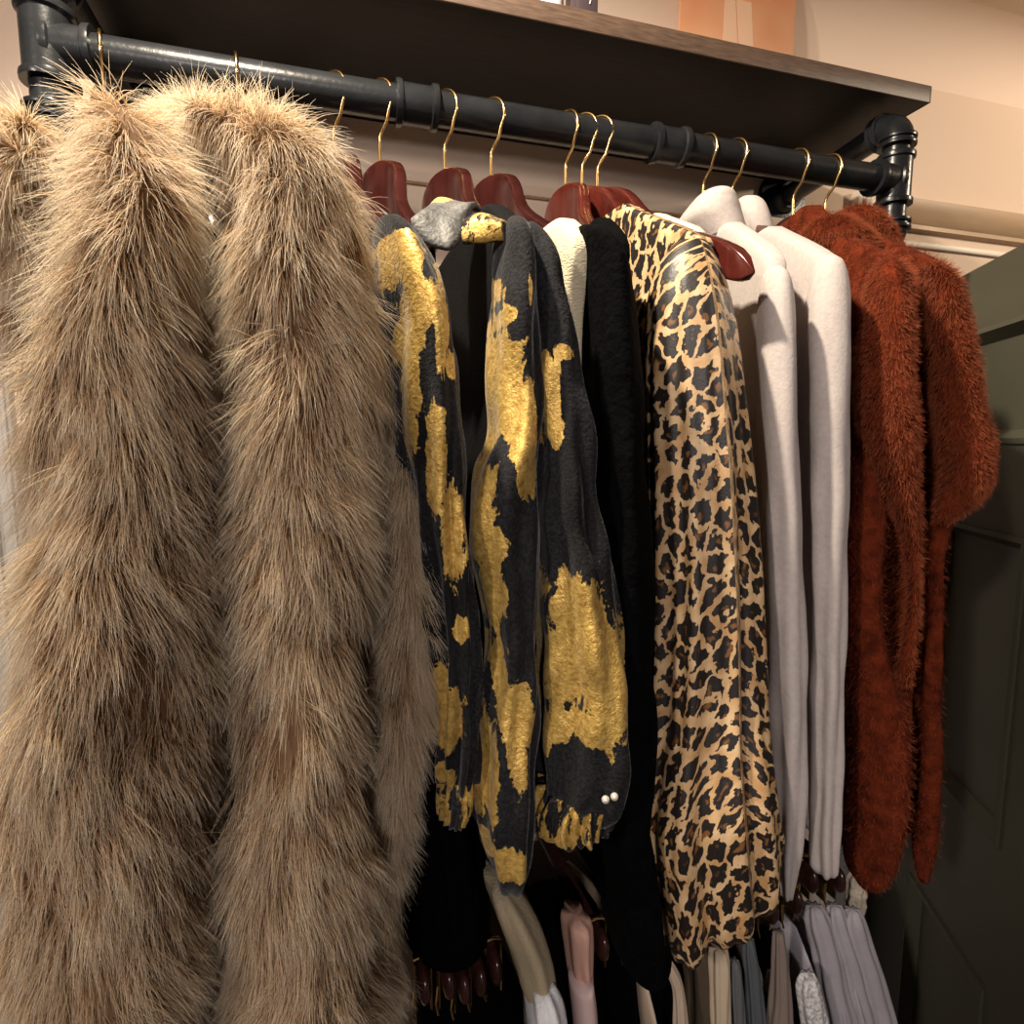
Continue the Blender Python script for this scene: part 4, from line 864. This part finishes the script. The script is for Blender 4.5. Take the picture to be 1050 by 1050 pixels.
lowpiece('sweater', 'lav2', LAV, 'middle one of the three lavender grey sweaters on the lower rail', 'sweater', 'lavender grey sweaters')
lowpiece('sweater', 'lav3', LAV, 'rightmost of the three lavender grey sweaters on the lower rail', 'sweater', 'lavender grey sweaters')
lowpiece('top', 'cream_strip', P_('ivory_crepe', (.62, .53, .42), .8), 'ivory top showing as a strip under the hem of the nearer rust sweater', 'top')

for tb, lab in (('blk_a', 'black trousers hanging under the five bar ends at the bottom left'), ('blk_b', 'black trousers right of the dusty pink skirt'), ('blk_c', 'black trousers left of the beige trousers'), ('blk_d', 'black trousers between the slate grey and the taupe pairs')):
    lowpiece('trousers', tb, M['black'], lab, 'trousers', 'trousers on the lower rail')

lowpiece('trousers', 'blk_e', M['black'], 'black trousers between the cream sweater and the pink skirt', 'trousers', 'trousers on the lower rail')


# ------------------------------------------------------------------ camera and light
cam = bpy.data.objects.new('camera', bpy.data.cameras.new('camera')); C.objects.link(cam)
cam.data.sensor_width = 36; cam.data.lens = 610 / 1050 * 36; cam.data.clip_start = .01
cam.location = (0, 0, 1.7)
cam.rotation_euler = (PI / 2 - math.atan(70 / 610), 0, -math.asin(.2812))
bpy.context.scene.camera = cam
def spot(name, loc, to, watts, col, size=65, rad=.03, blend=.5):
    d = bpy.data.lights.new(name, 'SPOT'); d.energy = watts; d.color = col; d.spot_size = math.radians(size); d.spot_blend = blend; d.shadow_soft_size = rad
    o = bpy.data.objects.new(name, d); o.location = loc; o.rotation_euler = (Vector(to) - Vector(loc)).to_track_quat('-Z', 'Y').to_euler(); C.objects.link(o)
spot('ceiling_or_fill_spot', (-.12, .27, 2.27), (.12, .42, 1.72), 44, (1, .87, .68), 140, .015, .7)
spot('ceiling_or_fill_spot', (1.35, .15, 2.26), (.85, .70, 1.8), 17, (1, .82, .62), 120, .03)
spot('ceiling_or_fill_spot', (-1.1, -.60, 2.26), (.15, .40, 1.55), 52, (1, .88, .78), 80, .05)
spot('ceiling_or_fill_spot', (-.35, -1.6, 2.26), (-.06, .42, 1.32), 84, (1, .90, .86), 52, .06, .9)  # added fill behind the camera to brighten the furs, no known lamp
w = bpy.data.worlds.new('shop_light'); bpy.context.scene.world = w; w.use_nodes = True
w.node_tree.nodes['Background'].inputs['Color'].default_value = (.95, .82, .78, 1)
w.node_tree.nodes['Background'].inputs['Strength'].default_value = .11
vs = bpy.context.scene.view_settings
vs.view_transform = 'Standard'; vs.look = 'None'; vs.gamma = 1.; vs.use_curve_mapping = False; vs.exposure = 0.
